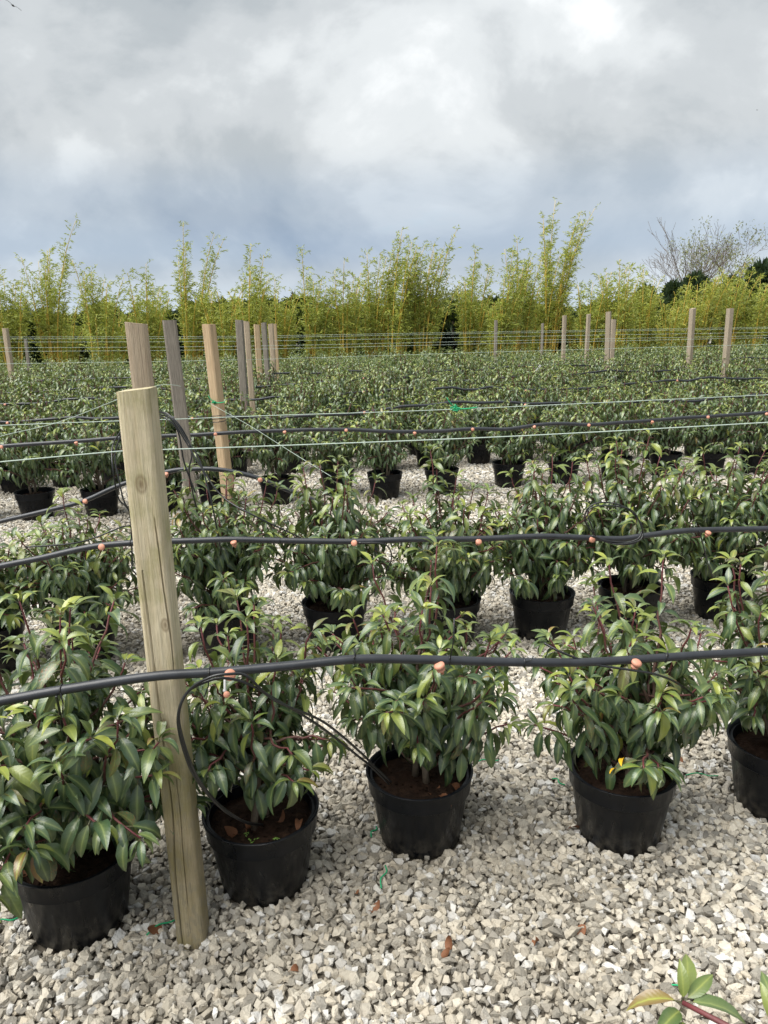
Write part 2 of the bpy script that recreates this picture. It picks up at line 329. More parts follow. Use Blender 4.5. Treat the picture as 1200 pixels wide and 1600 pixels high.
def leaf_material(name, cols, young, rib, back, rough=0.31, spec=0.78, trans=0.18, per=0.25):
    t = NT(name)
    oi = t.node('ShaderNodeObjectInfo')
    rnd = t.math('FRACT', t.math('ADD', t.attr('rnd'), oi.outputs['Random']))
    age = t.attr('age')
    base = t.ramp(rnd, [(i / (len(cols) - 1), c) for i, c in enumerate(cols)])
    base = t.mix(age, base, t.mix(rnd, young[0], young[1]))
    if name == 'laurel_leaf':                               # some young leaves are still bronze
        base = t.mix(t.math('MULTIPLY', t.math('MULTIPLY', age, 0.9), t.ramp(t.math('FRACT', t.math('MULTIPLY', rnd, 3.7)), [(0.88, 0.0), (0.92, 1.0)])), base, (0.20, 0.085, 0.04))
    uv = t.node('ShaderNodeTexCoord'); sp = t.node('ShaderNodeSeparateXYZ'); t.l.new(uv.outputs['UV'], sp.inputs[0])
    au = t.math('ABSOLUTE', sp.outputs[0])
    ribf = t.ramp(au, [(0.04, 0.9), (0.13, 0.42), (0.3, 0.2), (0.75, 0.0)])
    base = t.mix(ribf, base, t.mix(age, rib, young[1]))
    # side veins slanting away from the midrib
    vv = t.math('SINE', t.math('MULTIPLY', t.math('SUBTRACT', sp.outputs[1], t.math('MULTIPLY', au, 0.18)), 62.0))
    nz = t.noise(t.coord('Object'), 60, 3)
    base = t.mix(t.math('MULTIPLY', t.ramp(nz, [(0.45, 0.0), (0.75, 1.0)]), 0.25), base, rib)
    base = t.mix(t.ramp(sp.outputs[1], [(0.0, 1.0), (0.02, 0.0)]), base, (0.16, 0.035, 0.028))   # the red leaf stalk
    if name == 'laurel_leaf':
        sick = t.ramp(t.math('FRACT', t.math('MULTIPLY', rnd, 7.31)), [(0.955, 0.0), (0.965, 1.0)])
        spots = t.ramp(t.noise(t.coord('UV', (1.2, 2.2, 1)), 5.0, 4, 0.6), [(0.50, 0.0), (0.60, 1.0)])
        base = t.mix(t.math('MULTIPLY', sick, spots), base, (0.20, 0.10, 0.035))
        dust = t.ramp(t.noise(t.coord('Object'), 2.3, 5, 0.65), [(0.5, 0.0), (0.8, 0.22)])
        base = t.mix(dust, base, (0.17, 0.18, 0.15))
    geo = t.node('ShaderNodeNewGeometry')
    col = t.mix(t.math('MULTIPLY', geo.outputs['Backfacing'], 0.75), base, back)
    t.set(color=col, rough=t.math('ADD', t.math('MULTIPLY', nz, 0.25), rough - 0.1), spec=spec)
    t.bump(vv, 0.05, 0.002)
    tr = t.node('ShaderNodeBsdfTranslucent'); t.l.new(t.mix(0.5, base, (0.22, 0.30, 0.03)), tr.inputs[0])
    mx = t.node('ShaderNodeMixShader'); mx.inputs[0].default_value = trans
    t.l.new(t.b.outputs[0], mx.inputs[1]); t.l.new(tr.outputs[0], mx.inputs[2]); t.l.new(mx.outputs[0], t.out.inputs[0])
    return t.m

M = {}
M['leaf'] = leaf_material('laurel_leaf', [(0.018, 0.045, 0.024), (0.037, 0.080, 0.035), (0.026, 0.061, 0.030), (0.066, 0.118, 0.045), (0.042, 0.087, 0.038)],
                          ((0.10, 0.175, 0.035), (0.36, 0.385, 0.055)), (0.21, 0.265, 0.095), (0.11, 0.15, 0.07))
M['bamboo_leaf'] = leaf_material('bamboo_leaf', [(0.33, 0.41, 0.06), (0.44, 0.49, 0.08), (0.54, 0.53, 0.09), (0.37, 0.46, 0.08)],
                          ((0.42, 0.38, 0.06), (0.50, 0.40, 0.05)), (0.30, 0.34, 0.08), (0.32, 0.37, 0.12), 0.5, 0.35, 0.3)
M['evergreen'] = leaf_material('evergreen_leaf', [(0.012, 0.026, 0.012), (0.02, 0.042, 0.016), (0.028, 0.052, 0.018)], ((0.05, 0.08, 0.02), (0.06, 0.09, 0.03)),
                          (0.03, 0.05, 0.02), (0.02, 0.04, 0.02), 0.55, 0.3, 0.1)
M['olive_leaf'] = leaf_material('olive_leaf', [(0.12, 0.14, 0.05), (0.18, 0.19, 0.07), (0.15, 0.17, 0.08)], ((0.24, 0.24, 0.08), (0.26, 0.25, 0.1)),
                          (0.17, 0.18, 0.08), (0.17, 0.19, 0.1), 0.55, 0.3, 0.2)
M['yellow_leaf'] = plain('yellow_leaf', (0.72, 0.42, 0.02), 0.45)
M['dead_leaf'] = plain('dead_leaf', (0.20, 0.085, 0.04), 0.7, 0.3, 0.3, 30)
M['weed'] = plain('seedling_leaf', (0.18, 0.33, 0.06), 0.5)
def stem_mat():
    t = NT('laurel_stem'); a = t.attr('age')
    n = t.noise(t.coord(), 70, 4)
    c = t.mix(a, t.mix(n, (0.10, 0.075, 0.05), (0.24, 0.19, 0.14)), t.mix(n, (0.075, 0.015, 0.02), (0.17, 0.032, 0.036)))
    t.set(color=c, rough=0.6); t.bump(n, 0.4, 0.004); return t.m
M['stem'] = stem_mat()
def pot_mat():
    t = NT('black_plastic'); v = t.coord('Object', (1, 1, 1), 9.0)
    n = t.noise(t.coord('Object', (34, 34, 9), 9.0), 1.0, 5, 0.6)
    n2 = t.noise(v, 5, 5, 0.6); n3 = t.noise(v, 160, 2)
    c = t.mix(t.ramp(n, [(0.5, 0.0), (0.72, 1.0)]), (0.0040, 0.0050, 0.0072), (0.0085, 0.0095, 0.012))
    c = t.mix(t.ramp(n2, [(0.55, 0.0), (0.8, 0.2)]), c, (0.04, 0.036, 0.03))
    sp = t.node('ShaderNodeSeparateXYZ'); t.l.new(t.coord('Object'), sp.inputs[0])
    foot = t.math('MULTIPLY', t.ramp(sp.outputs[2], [(0.0, 0.8), (0.10, 0.0)]), t.ramp(t.noise(v, 38, 6, 0.7), [(0.42, 0.0), (0.65, 1.0)]))
    c = t.mix(foot, c, (0.10, 0.088, 0.07))
    t.set(color=c, rough=t.ramp(n, [(0.38, 0.25), (0.62, 0.5)]), spec=0.24); t.bump(n3, 0.05, 0.002); return t.m
M['pot'] = pot_mat()
def soil_mat():
    t = NT('dark_compost'); v = t.coord('Object', (1, 1, 1), 5.0)
    n = t.noise(v, 55, 8, 0.7); n2 = t.noise(v, 9, 4); n3 = t.noise(v, 230, 2)
    c = t.ramp(n, [(0.3, (0.010, 0.006, 0.004)), (0.5, (0.03, 0.017, 0.011)), (0.66, (0.062, 0.036, 0.022)), (0.8, (0.13, 0.085, 0.05))])
    c = t.mix(t.ramp(n2, [(0.45, 0.0), (0.7, 0.5)]), c, (0.05, 0.026, 0.016))
    t.set(color=c, rough=0.95, spec=0.15); t.bump(t.math('ADD', n, t.math('MULTIPLY', n3, 0.4)), 1.0, 0.01); return t.m
M['soil'] = soil_mat()
def stone_mat():
    t = NT('limestone_chipping'); a = t.attr('tint', 'INSTANCER'); d = t.attr('dirt', 'INSTANCER')
    v = t.coord('Object'); n = t.noise(v, 1.3, 6, 0.65); n2 = t.noise(v, 5.0, 5, 0.6)
    c = t.ramp(a, [(0.0, (0.17, 0.16, 0.14)), (0.22, (0.36, 0.34, 0.295)), (0.4, (0.55, 0.50, 0.41)), (0.62, (0.675, 0.625, 0.525)), (0.8, (0.54, 0.475, 0.37)), (0.86, (0.56, 0.555, 0.54)), (1.0, (0.78, 0.765, 0.72))])
    c = t.mix(t.ramp(n, [(0.4, 0.0), (0.7, 0.55)]), c, (0.36, 0.32, 0.265))
    c = t.mix(t.ramp(n2, [(0.55, 0.0), (0.8, 0.5)]), c, (0.22, 0.19, 0.15))
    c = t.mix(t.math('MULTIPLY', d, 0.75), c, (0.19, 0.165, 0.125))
    t.set(color=c, rough=0.82, spec=0.3); t.bump(n2, 0.35, 0.15); return t.m
M['stone'] = stone_mat()
def ground_mat():
    t = NT('gravel_bed'); v = t.coord('Object')
    vo = t.node('ShaderNodeTexVoronoi'); vo.inputs['Scale'].default_value = 42; t.l.new(v, vo.inputs['Vector'])
    wn_ = t.node('ShaderNodeTexWhiteNoise', noise_dimensions='3D'); t.l.new(vo.outputs['Position'], wn_.inputs['Vector'])
    far = t.ramp(wn_.outputs['Value'], [(0.0, (0.26, 0.235, 0.20)), (0.3, (0.40, 0.375, 0.33)), (0.7, (0.55, 0.52, 0.455)), (1.0, (0.66, 0.64, 0.58))])
    n = t.noise(v, 1.1, 5)
    edge = t.ramp(vo.outputs['Distance'], [(0.35, 0.0), (0.75, 1.0)])
    c = t.mix(edge, far, (0.07, 0.06, 0.045))
    near = t.mix(t.noise(v, 90, 5), (0.035, 0.028, 0.02), (0.16, 0.14, 0.11))
    # under the loose chippings lies dirty grit; beyond them the chippings are drawn by the material alone
    sp = t.node('ShaderNodeSeparateXYZ'); t.l.new(v, sp.inputs[0])
    k = t.ramp(t.math('DIVIDE', sp.outputs[1], 40.0, True), [(0.22, 0.0), (0.24, 1.0)])
    t.set(color=t.mix(k, near, t.mix(t.ramp(n, [(0.4, 0.0), (0.75, 0.5)]), c, (0.3, 0.27, 0.22))), rough=0.9, spec=0.2)
    t.bump(edge, -0.8, 0.015); return t.m
M['ground'] = ground_mat()
def wood_mat(name, pale, dark, algae, lichen, grey=None):
    t = NT(name); v = t.coord('Object', (1, 1, 0.045), 7.0); vo = t.coord('Object', (1, 1, 1), 7.0)
    g = t.noise(v, 190, 8, 0.68, 0.3); g2 = t.noise(t.coord('Object', (1, 1, 0.02), 7.0), 60, 6, 0.6, 0.8); big = t.noise(vo, 5.5, 5, 0.6)
    wv = t.node('ShaderNodeTexWave', wave_type='RINGS', rings_direction='Z'); t.l.new(t.coord('Object', (1, 1, 0.05), 3.0), wv.inputs[0])
    wv.inputs['Scale'].default_value = 26; wv.inputs['Distortion'].default_value = 3.5; wv.inputs['Detail'].default_value = 2
    c = t.mix(t.ramp(g, [(0.32, 0.0), (0.68, 1.0)]), dark, pale)
    c = t.mix(t.math('MULTIPLY', wv.outputs['Fac'], 0.28), c, tuple(x * 0.62 for x in pale))
    if algae: c = t.mix(t.math('MULTIPLY', t.ramp(big, [(0.46, 0.0), (0.62, 1.0)]), algae), c, (0.27, 0.27, 0.075))
    if lichen:
        ln = t.noise(t.coord('Object', (1, 1, 0.4)), 60, 6, 0.65); sp = t.node('ShaderNodeSeparateXYZ'); t.l.new(t.coord('Object'), sp.inputs[0])
        lowm = t.ramp(sp.outputs[2], [(0.12, 1.0), (0.75, 0.0)])
        c = t.mix(t.math('MULTIPLY', t.ramp(ln, [(0.50, 0.0), (0.56, 1.0)]), t.math('MULTIPLY', lowm, lichen)), c, (0.42, 0.40, 0.29))
        c = t.mix(t.math('MULTIPLY', t.ramp(sp.outputs[2], [(0.35, 1.0), (0.85, 0.0)]), 0.6), c, (0.17, 0.125, 0.07))
    if lichen:
        tcx = t.coord('Object', (1, 1, 0.62))
        for (kx, ky, kz, kr) in ((0.0, -0.04, 1.18, .016), (0.02, -0.04, 0.86, .012), (-.005, -.04, .62, .010)):
            vm = t.node('ShaderNodeVectorMath', operation='DISTANCE'); t.l.new(tcx, vm.inputs[0]); vm.inputs[1].default_value = (kx, ky, kz * .62)
            kd = t.math('ADD', t.math('DIVIDE', vm.outputs['Value'], kr), t.math('MULTIPLY', t.math('SUBTRACT', big, .5), .9))
            c = t.mix(t.ramp(kd, [(0.25, .85), (.5, .35), (.7, .6), (1.0, 0.0)]), c, (0.20, 0.135, 0.075))
    c = t.mix(t.ramp(g2, [(0.58, 0.0), (0.7, 0.5)]), c, tuple(x * 0.45 for x in dark))
    t.set(color=c, rough=0.85, spec=0.2); t.bump(t.math('ADD', g, t.math('MULTIPLY', g2, -0.9)), 0.9, 0.008); return t.m
M['wood_mossy'] = wood_mat('mossy_post_wood', (0.80, 0.71, 0.51), (0.52, 0.43, 0.27), 0.6, 0.9)
M['wood_pale'] = wood_mat('pale_sawn_wood', (0.56, 0.46, 0.34), (0.36, 0.275, 0.19), 0.0, 0)
M['wood_far'] = wood_mat('pale_greying_wood', (0.45, 0.38, 0.29), (0.30, 0.24, 0.175), 0.0, 0)
M['wood_grey'] = wood_mat('weathered_grey_wood', (0.36, 0.32, 0.27), (0.15, 0.13, 0.105), 0.0, 0)
M['wood_orange'] = wood_mat('orange_softwood', (0.62, 0.48, 0.31), (0.40, 0.27, 0.155), 0.0, 0)
M['hose'] = plain('grey_black_pipe', (0.030, 0.033, 0.039), 0.38, 0.5, 0.3, 25)
M['tube'] = plain('black_drip_tube', (0.014, 0.015, 0.016), 0.32, 0.6, 0.2, 30)
M['dripper'] = plain('terracotta_plastic', (0.58, 0.27, 0.18), 0.5, 0.4, 0.12, 80)
M['clear'] = plain('pale_plastic_spigot', (0.55, 0.55, 0.54), 0.3)
M['twine'] = plain('pale_green_twine', (0.42, 0.50, 0.44), 0.7, 0.2, 0.15, 200)
M['green_twine'] = plain('green_twine', (0.02, 0.33, 0.14), 0.6, 0.3, 0.2, 100)
M['culm'] = plain('yellow_culm', (0.62, 0.43, 0.08), 0.45, 0.4, 0.25, 2)
M['bark'] = plain('grey_brown_bark', (0.17, 0.14, 0.11), 0.9, 0.2, 0.3, 12)
M['bird'] = plain('dark_feathers', (0.02, 0.02, 0.022), 0.7)
M['tag'] = plain('white_plastic', (0.8, 0.8, 0.78), 0.5)

# ------------------------------------------------------------------ ground and gravel
def ground():
    xs = np.concatenate([[-900, -120, -30], np.linspace(-12, 12, 25), [30, 120, 900]])
    ys = np.concatenate([[-200, -30, -6], np.linspace(-2, 26, 29), [40, 140, 1200]])
    X, Y = np.meshgrid(xs, ys, indexing='ij'); v = np.stack([X, Y, 0 * X], -1).reshape(-1, 3)
    f = [(i * len(ys) + j, (i + 1) * len(ys) + j, (i + 1) * len(ys) + j + 1, i * len(ys) + j + 1) for i in range(len(xs) - 1) for j in range(len(ys) - 1)]
    return tag(obj('ground', mesh('ground', v, f), M['ground']), kind='structure')
GROUND = ground()

def stone_mesh(rng, i):
    p = rng.normal(size=(13, 3)); p /= np.linalg.norm(p, axis=1)[:, None]
    p *= rng.uniform(0.8, 1.15, (13, 1)); p *= np.array([rng.uniform(0.5, 0.68), rng.uniform(0.4, 0.54), rng.uniform(0.3, 0.42)])
    bm = bmesh.new()
    for q in p: bm.verts.new(q)
    r = bmesh.ops.convex_hull(bm, input=bm.verts)
    bmesh.ops.delete(bm, geom=list({x for x in r['geom_interior'] + r['geom_unused'] if isinstance(x, bmesh.types.BMVert)}), context='VERTS')
    me = bpy.data.meshes.new('stone'); bm.to_mesh(me); bm.free(); me.materials.append(M['stone']); return me
rng = np.random.default_rng(11)
STONES = [stone_mesh(rng, i) for i in range(14)]
POT_R = 0.125
all_pots = np.array(ROW1 + ROW2 + ROW3 + ROW4)
def scatter(y0, y1, step, smin, smax, layers):
    out = []
    for L in range(layers):
        ys = np.arange(y0, y1, step); w = 0.53 * y1 + 0.9; xs = np.arange(-w, w, step)
        X, Y = np.meshgrid(xs, ys); p = np.stack([X.ravel(), Y.ravel()], 1); p += rng.uniform(-0.5, 0.5, p.shape) * step
        p = p[np.abs(p[:, 0]) < 0.53 * p[:, 1] + 0.85]
        z = np.full(len(p), 0.002 + L * 0.0085) + rng.uniform(0, 0.005, len(p))
        out.append(np.column_stack([p, z, np.clip(rng.lognormal(math.log((smin + smax) / 2), 0.28, len(p)), smin * 0.65, smax * 1.4)]))
    return np.concatenate(out)
S = np.concatenate([scatter(1.15, 2.9, 0.0188, 0.0185, 0.030, 2), scatter(2.9, 5.2, 0.020, 0.020, 0.030, 2), scatter(5.2, 9.4, 0.024, 0.024, 0.034, 1)])
d2 = np.min(((S[:, None, :2] - all_pots[None, :, :]) ** 2).sum(2), axis=1)
S = S[d2 > (POT_R - 0.004) ** 2]
S = S[((S[:, :2] - np.array(POST1[0])) ** 2).sum(1) > 0.036 ** 2]
rotv = rng.normal(0, 0.4, (len(S), 3)); rotv[:, 2] = rng.uniform(0, 6.28, len(S))
tint = rng.random(len(S))
P3 = np.column_stack([S[:, :2] * 1.7, np.zeros(len(S))])
patch = 0.6 * vnoise(P3 + 9) + 0.4 * vnoise(P3 * 3.1 + 20)
near_dirt_shade = np.clip((1.95 - S[:, 1]) * 0.9, 0, 0.35)      # walked alley dirtier than the beds, with its soft foreground shadow painted in
under = np.where((S[:, 2] < 0.0085) & (S[:, 1] < 5.2), 0.6, 0.0)      # chippings of the lower layer are darkened to deepen the gaps
dirt = np.clip((patch - 0.46) * 3.0 + near_dirt_shade + under, 0, 1) * rng.uniform(0.35, 1.0, len(S))
pick = rng.integers(0, len(STONES), len(S))
# the 300 chippings that show largest are pieces of their own; they lie nearest, at the top of the heap
px = S[:, 0] / (S[:, 1] * 0.971 + 0.358); vis = (np.abs(px) < 0.49) & (S[:, 2] > 0.0098) & (S[:, 1] > 1.375)
vis &= ((S[:, 0] - 0.42) ** 2 + (S[:, 1] - 1.4) ** 2 > 0.17 ** 2)
rank = np.where(vis, S[:, 3] / np.sqrt(S[:, 1] ** 2 + 1.5 ** 2) ** 2.2, 0)
top = np.argsort(-rank)[:300]
for i in top:
    o = bpy.data.objects.new('stone', STONES[pick[i]]); o.location = S[i, :3]; o.rotation_euler = rotv[i]; s = S[i, 3]; o.scale = (s, s, s)
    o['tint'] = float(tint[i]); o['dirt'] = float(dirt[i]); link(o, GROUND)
keep = np.ones(len(S), bool); keep[top] = False
gm = bpy.data.meshes.new('gravel'); gm.vertices.add(int(keep.sum())); gm.vertices.foreach_set('co', S[keep, :3].astype(np.float32).ravel())
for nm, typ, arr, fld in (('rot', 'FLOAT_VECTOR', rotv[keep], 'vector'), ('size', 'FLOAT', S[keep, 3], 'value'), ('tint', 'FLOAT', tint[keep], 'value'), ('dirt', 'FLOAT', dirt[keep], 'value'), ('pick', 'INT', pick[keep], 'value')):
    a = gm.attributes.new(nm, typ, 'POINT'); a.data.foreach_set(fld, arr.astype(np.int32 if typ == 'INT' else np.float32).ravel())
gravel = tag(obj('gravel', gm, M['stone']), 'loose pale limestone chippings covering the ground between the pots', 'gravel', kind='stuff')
sc_ = bpy.data.collections.new('stone_shapes')
for i, me in enumerate(STONES): sc_.objects.link(bpy.data.objects.new('stone_shape_%02d' % i, me))
ng = bpy.data.node_groups.new('gravel', 'GeometryNodeTree')
ng.interface.new_socket('Geometry', in_out='INPUT', socket_type='NodeSocketGeometry'); ng.interface.new_socket('Geometry', in_out='OUTPUT', socket_type='NodeSocketGeometry')
gi, go = ng.nodes.new('NodeGroupInput'), ng.nodes.new('NodeGroupOutput')
ci = ng.nodes.new('GeometryNodeCollectionInfo'); ci.inputs['Collection'].default_value = sc_; ci.inputs['Separate Children'].default_value = True; ci.inputs['Reset Children'].default_value = True
ip = ng.nodes.new('GeometryNodeInstanceOnPoints'); ip.inputs['Pick Instance'].default_value = True
def nattr(nm, typ):
    n = ng.nodes.new('GeometryNodeInputNamedAttribute'); n.data_type = typ; n.inputs['Name'].default_value = nm; return n.outputs['Attribute']
ng.links.new(gi.outputs[0], ip.inputs['Points']); ng.links.new(ci.outputs[0], ip.inputs['Instance'])
ng.links.new(nattr('pick', 'INT'), ip.inputs['Instance Index'])
e2r = ng.nodes.new('FunctionNodeEulerToRotation'); ng.links.new(nattr('rot', 'FLOAT_VECTOR'), e2r.inputs[0]); ng.links.new(e2r.outputs[0], ip.inputs['Rotation'])
ng.links.new(nattr('size', 'FLOAT'), ip.inputs['Scale']); ng.links.new(ip.outputs[0], go.inputs[0])
md = gravel.modifiers.new('scatter', 'NODES'); md.node_group = ng

# ------------------------------------------------------------------ laurel leaves
def leaf_geo(width, bend, fold, twist=0.0, fine=True, stalk=0.16, rng=None):
    """leaf along +Y, unit length, arching downwards; uv = (across -1..1, along 0..1; stalk below 0)"""
    st = [0.0, 0.1, 0.28, 0.5, 0.72, 0.9, 1.0] if fine else [0.0, 0.3, 0.65, 1.0]
    v = []; uv = []; f = []
    y, z, a = 0.0, 0.0, 0.0; prev = 0.0; rows = []
    for t in st:
        dt = t - prev; a = -bend * (t - dt / 2) ** 1.2; y += math.cos(a) * dt; z += math.sin(a) * dt; prev = t
        w = width * (math.sin(math.pi * min(1, t ** 0.82)) ** 0.85) * 0.5 if 0 < t < 1 else 0.0
        tw = twist * t
        if w == 0: rows.append((len(v),)); v.append((0, y, z)); uv.append((0, t))
        else:
            n = len(v); rows.append((n, n + 1, n + 2)); h = fold * w
            wob = 0.012 * math.sin(9 * t + twist * 30) if fine else 0
            for s in (-1, 0, 1):
                v.append((s * w * math.cos(tw), y, z + (abs(s) * h) + s * w * math.sin(tw) + s * wob)); uv.append((s, t))
    for a0, b0 in zip(rows, rows[1:]):
        if len(a0) == 1: f += [(a0[0], b0[1], b0[0]), (a0[0], b0[2], b0[1])]
        elif len(b0) == 1: f += [(a0[0], a0[1], b0[0]), (a0[1], a0[2], b0[0])]
        else:
            for k in (0, 1): f += [(a0[k], a0[k + 1], b0[k + 1]), (a0[k], b0[k + 1], b0[k])]
    if stalk:
        n = len(v); r = 0.014
        for (yy, zz) in ((0.03, -0.004), (-stalk, -0.02)):
            v += [(-r, yy, zz), (r, yy, zz), (0, yy, zz - 1.7 * r)]; uv += [(0, -0.1)] * 3
        for k in range(3):
            q = (k + 1) % 3; f += [(n + k, n + q, n + 3 + q), (n + k, n + 3 + q, n + 3 + k)]
    v = np.array(v); 
    if stalk: v[:, 1] += stalk; v[:, 2] += 0.02
    return v, np.array(f), np.array(uv)
LEAF_SHAPES = [(0.325, 1.15, 0.42, 0.14), (0.31, 1.5, 0.55, -0.2), (0.345, 0.8, 0.34, 0.28), (0.285, 1.85, 0.62, 0.08), (0.33, 1.3, 0.46, -0.38)]
LEAF_GEO = [leaf_geo(w, b, fo, tw) for w, b, fo, tw in LEAF_SHAPES]
LEAF_COARSE = [leaf_geo(w * 1.05, b, fo, 0, False, 0) for w, b, fo, tw in LEAF_SHAPES]
AGES = [0.0, 0.12, 0.45, 0.85]
LEAF_MESH = []
for g in LEAF_GEO:
    row = []
    for a in AGES:
        me = mesh('leaf', g[0], g[1], g[2], {'age': np.full(len(g[0]), a), 'rnd': np.zeros(len(g[0]))}, True); me.materials.append(M['leaf']); row.append(me)
    LEAF_MESH.append(row)

def unit(v): return v / (np.linalg.norm(v) + 1e-12)
def shrub_plan(rng, Rc, Hc, n_up=13, n_side=13, L0=0.078, lean=(0, 0), open_base=0.0, tall=(), low=0.0):
    """shoots and leaves of one laurel; z = 0 is the soil"""
    leaves = []; stems = []
    ntr = 3 if Rc > 0.2 else 2
    base = [np.array([rng.normal(0, 0.02), rng.normal(0, 0.02), -0.01]) for _ in range(ntr)]
    forks = []
    for k, b in enumerate(base):
        an = k * 2.1 + rng.uniform(0, 1); top = b + np.array([math.cos(an) * 0.05 * rng.uniform(.4, 1.5), math.sin(an) * 0.05, Hc * rng.uniform(0.42, 0.55)])
        mid = (b + top) / 2 + rng.normal(0, 0.012, 3); pl = spline([b, mid, top], 8)
        stems.append((pl, np.linspace(0.0105, 0.006, 8), 0.0)); forks.append(pl)
    tips = []
    for i in range(n_up):
        an = i * 2.39996 + rng.uniform(-.3, .3); rr = math.sqrt((i + 0.5) / n_up) * Rc * 0.86
        z = Hc * (1.0 - 0.30 * (rr / Rc) ** 2) * rng.uniform(0.66, 1.10)
        tips.append((np.array([math.cos(an) * rr, math.sin(an) * rr, z]), True))
    for i in range(n_side):
        an = i * 2.39996 + 1.1 + rng.uniform(-.3, .3); rr = Rc * rng.uniform(0.66, 1.0)
        z = Hc * rng.uniform(0.2 + low + 0.12 * open_base, 0.7)
        tips.append((np.array([math.cos(an) * rr, math.sin(an) * rr, z]), False))
    for x, y, z in tall: tips.append((np.array([x, y, z]), True))
    for tip, up in tips:
        tip = tip + np.array([lean[0], lean[1], 0]) * tip[2] / Hc
        pl = forks[rng.integers(len(forks))]
        k = rng.integers(2, 8) if up else rng.integers(1, 6)
        s = pl[k]
        if up: c = s * 0.35 + tip * 0.65; c[2] = s[2] * 0.55 + tip[2] * 0.45; c[:2] = c[:2] * 0.9 + tip[:2] * 0.15
        else: c = (s + tip) / 2; c[2] += 0.035
        u = np.linspace(0, 1, 9)[:, None]; path = (1 - u) ** 2 * s + 2 * u * (1 - u) * c + u * u * tip
        path[1:-1] += rng.normal(0, 0.004, (7, 3))
        seg = np.linalg.norm(np.diff(path, axis=0), axis=1); ln = seg.sum(); cum = np.concatenate([[0], np.cumsum(seg)]) / ln
        stems.append((path, np.linspace(0.0050, 0.0022, 9), np.linspace(0.25, 1.0, 9)))
        n = max(8, int(ln * (1 - 0.2) / 0.0128)); th = rng.uniform(0, 6.28)
        for j in range(n):
            t = 0.2 + 0.8 * ((j + 0.6) / n) ** 0.85
            if rng.random() < (0.22 if up and t > 0.6 else 0.08) and t < 0.95: th += 2.39996; continue
            q = np.array([np.interp(t, cum, path[:, d]) for d in range(3)])
            q2 = np.array([np.interp(min(1, t + 0.05), cum, path[:, d]) for d in range(3)]); q1 = np.array([np.interp(max(0, t - 0.08), cum, path[:, d]) for d in range(3)])
            ax = unit(q2 - q1); th += 2.39996
            e1 = unit(np.cross(ax, [0.3, 0.2, 0.9])); e2 = np.cross(ax, e1)
            rad = math.cos(th) * e1 + math.sin(th) * e2
            h = (q[2] / Hc)
            el = (0.75 if t > 0.93 else 0.35 * h) if up else (0.5 if t > 0.93 else 0.1)
            d = rad * math.cos(el) + ax * math.sin(el)
            out = np.array([q[0], q[1], 0]); out = out / (np.linalg.norm(out) + 0.05)
            d = unit(d + out * 0.45 + np.array([0, 0, -0.36 - 0.8 * (1 - min(1, h))]) * (0.3 if t > 0.93 else 1.0) + rng.normal(0, 0.13, 3))
            L = L0 * rng.uniform(0.8, 1.18) * (0.74 if t > 0.95 else 1.0)
            if not up and h < 0.4: L *= 1.05
            age = 0.0
            if up: age = np.clip((t - 0.66) * 1.7 + rng.uniform(-.6, .3), 0, 1) * (1.0 if h > 0.55 else 0.5)
            else: age = np.clip((t - 0.85) * 2.5 + rng.uniform(-.4, .15), 0, 0.5)
            nrm = np.array([0, 0, 1.0]) + rng.normal(0, 0.22, 3) + out * 0.25; nrm = unit(nrm - d * (nrm @ d))
            if rng.random() < 0.014: age = 1.0
            shape = rng.choice(5, p=[.26, .28, .12, .12, .22])
            leaves.append((q, d, nrm, L, float(age), int(shape)))
        for j in range(4):                                  # the young whorl at the tip
            th += 2.39996; rad = np.array([math.cos(th), math.sin(th), 0.0]); d = unit(rad + ax * rng.uniform(0.5, 1.3)); nrm = unit(np.array([0, 0, 1.0]) - d * d[2] + rng.normal(0, .1, 3)); nrm = unit(nrm - d * (nrm @ d))
            leaves.append((path[-1].copy(), d, nrm, L0 * rng.uniform(.5, .8), float(np.clip(rng.normal(.5 if up else .25, .3), 0, 1)), int(rng.integers(0, 4))))
    return leaves, stems
def leaf_matrix(lf, off=(0, 0, 0)):
    q, d, n, L = lf[:4]; x = np.cross(d, n)
    return Matrix(((x[0] * L, d[0] * L, n[0] * L, q[0] + off[0]), (x[1] * L, d[1] * L, n[1] * L, q[1] + off[1]), (x[2] * L, d[2] * L, n[2] * L, q[2] + off[2]), (0, 0, 0, 1)))
def foliage_mesh(name, leaves, geos, rng, off=(0, 0, 0)):
    b = Bag()
    for lf in leaves:
        g = geos[lf[5]]; q, d, n, L = lf[:4]; x = np.cross(d, n)
        b.add(g[0] @ np.array([x, d, n]) * L + q + np.array(off), g[1], g[2], age=lf[4], rnd=rng.random())
    me = b.build(name, True); me.materials.append(M['leaf']); return me
def stem_mesh(stems, off=(0, 0, 0), sides=5):
    b = Bag()
    for p, r, a in stems:
        v, f = tube(p + np.array(off), r, sides); b.add(v, f, None, age=np.repeat(a, sides) if not np.isscalar(a) else a)
    me = b.build('stem', True); me.materials.append(M['stem']); return me

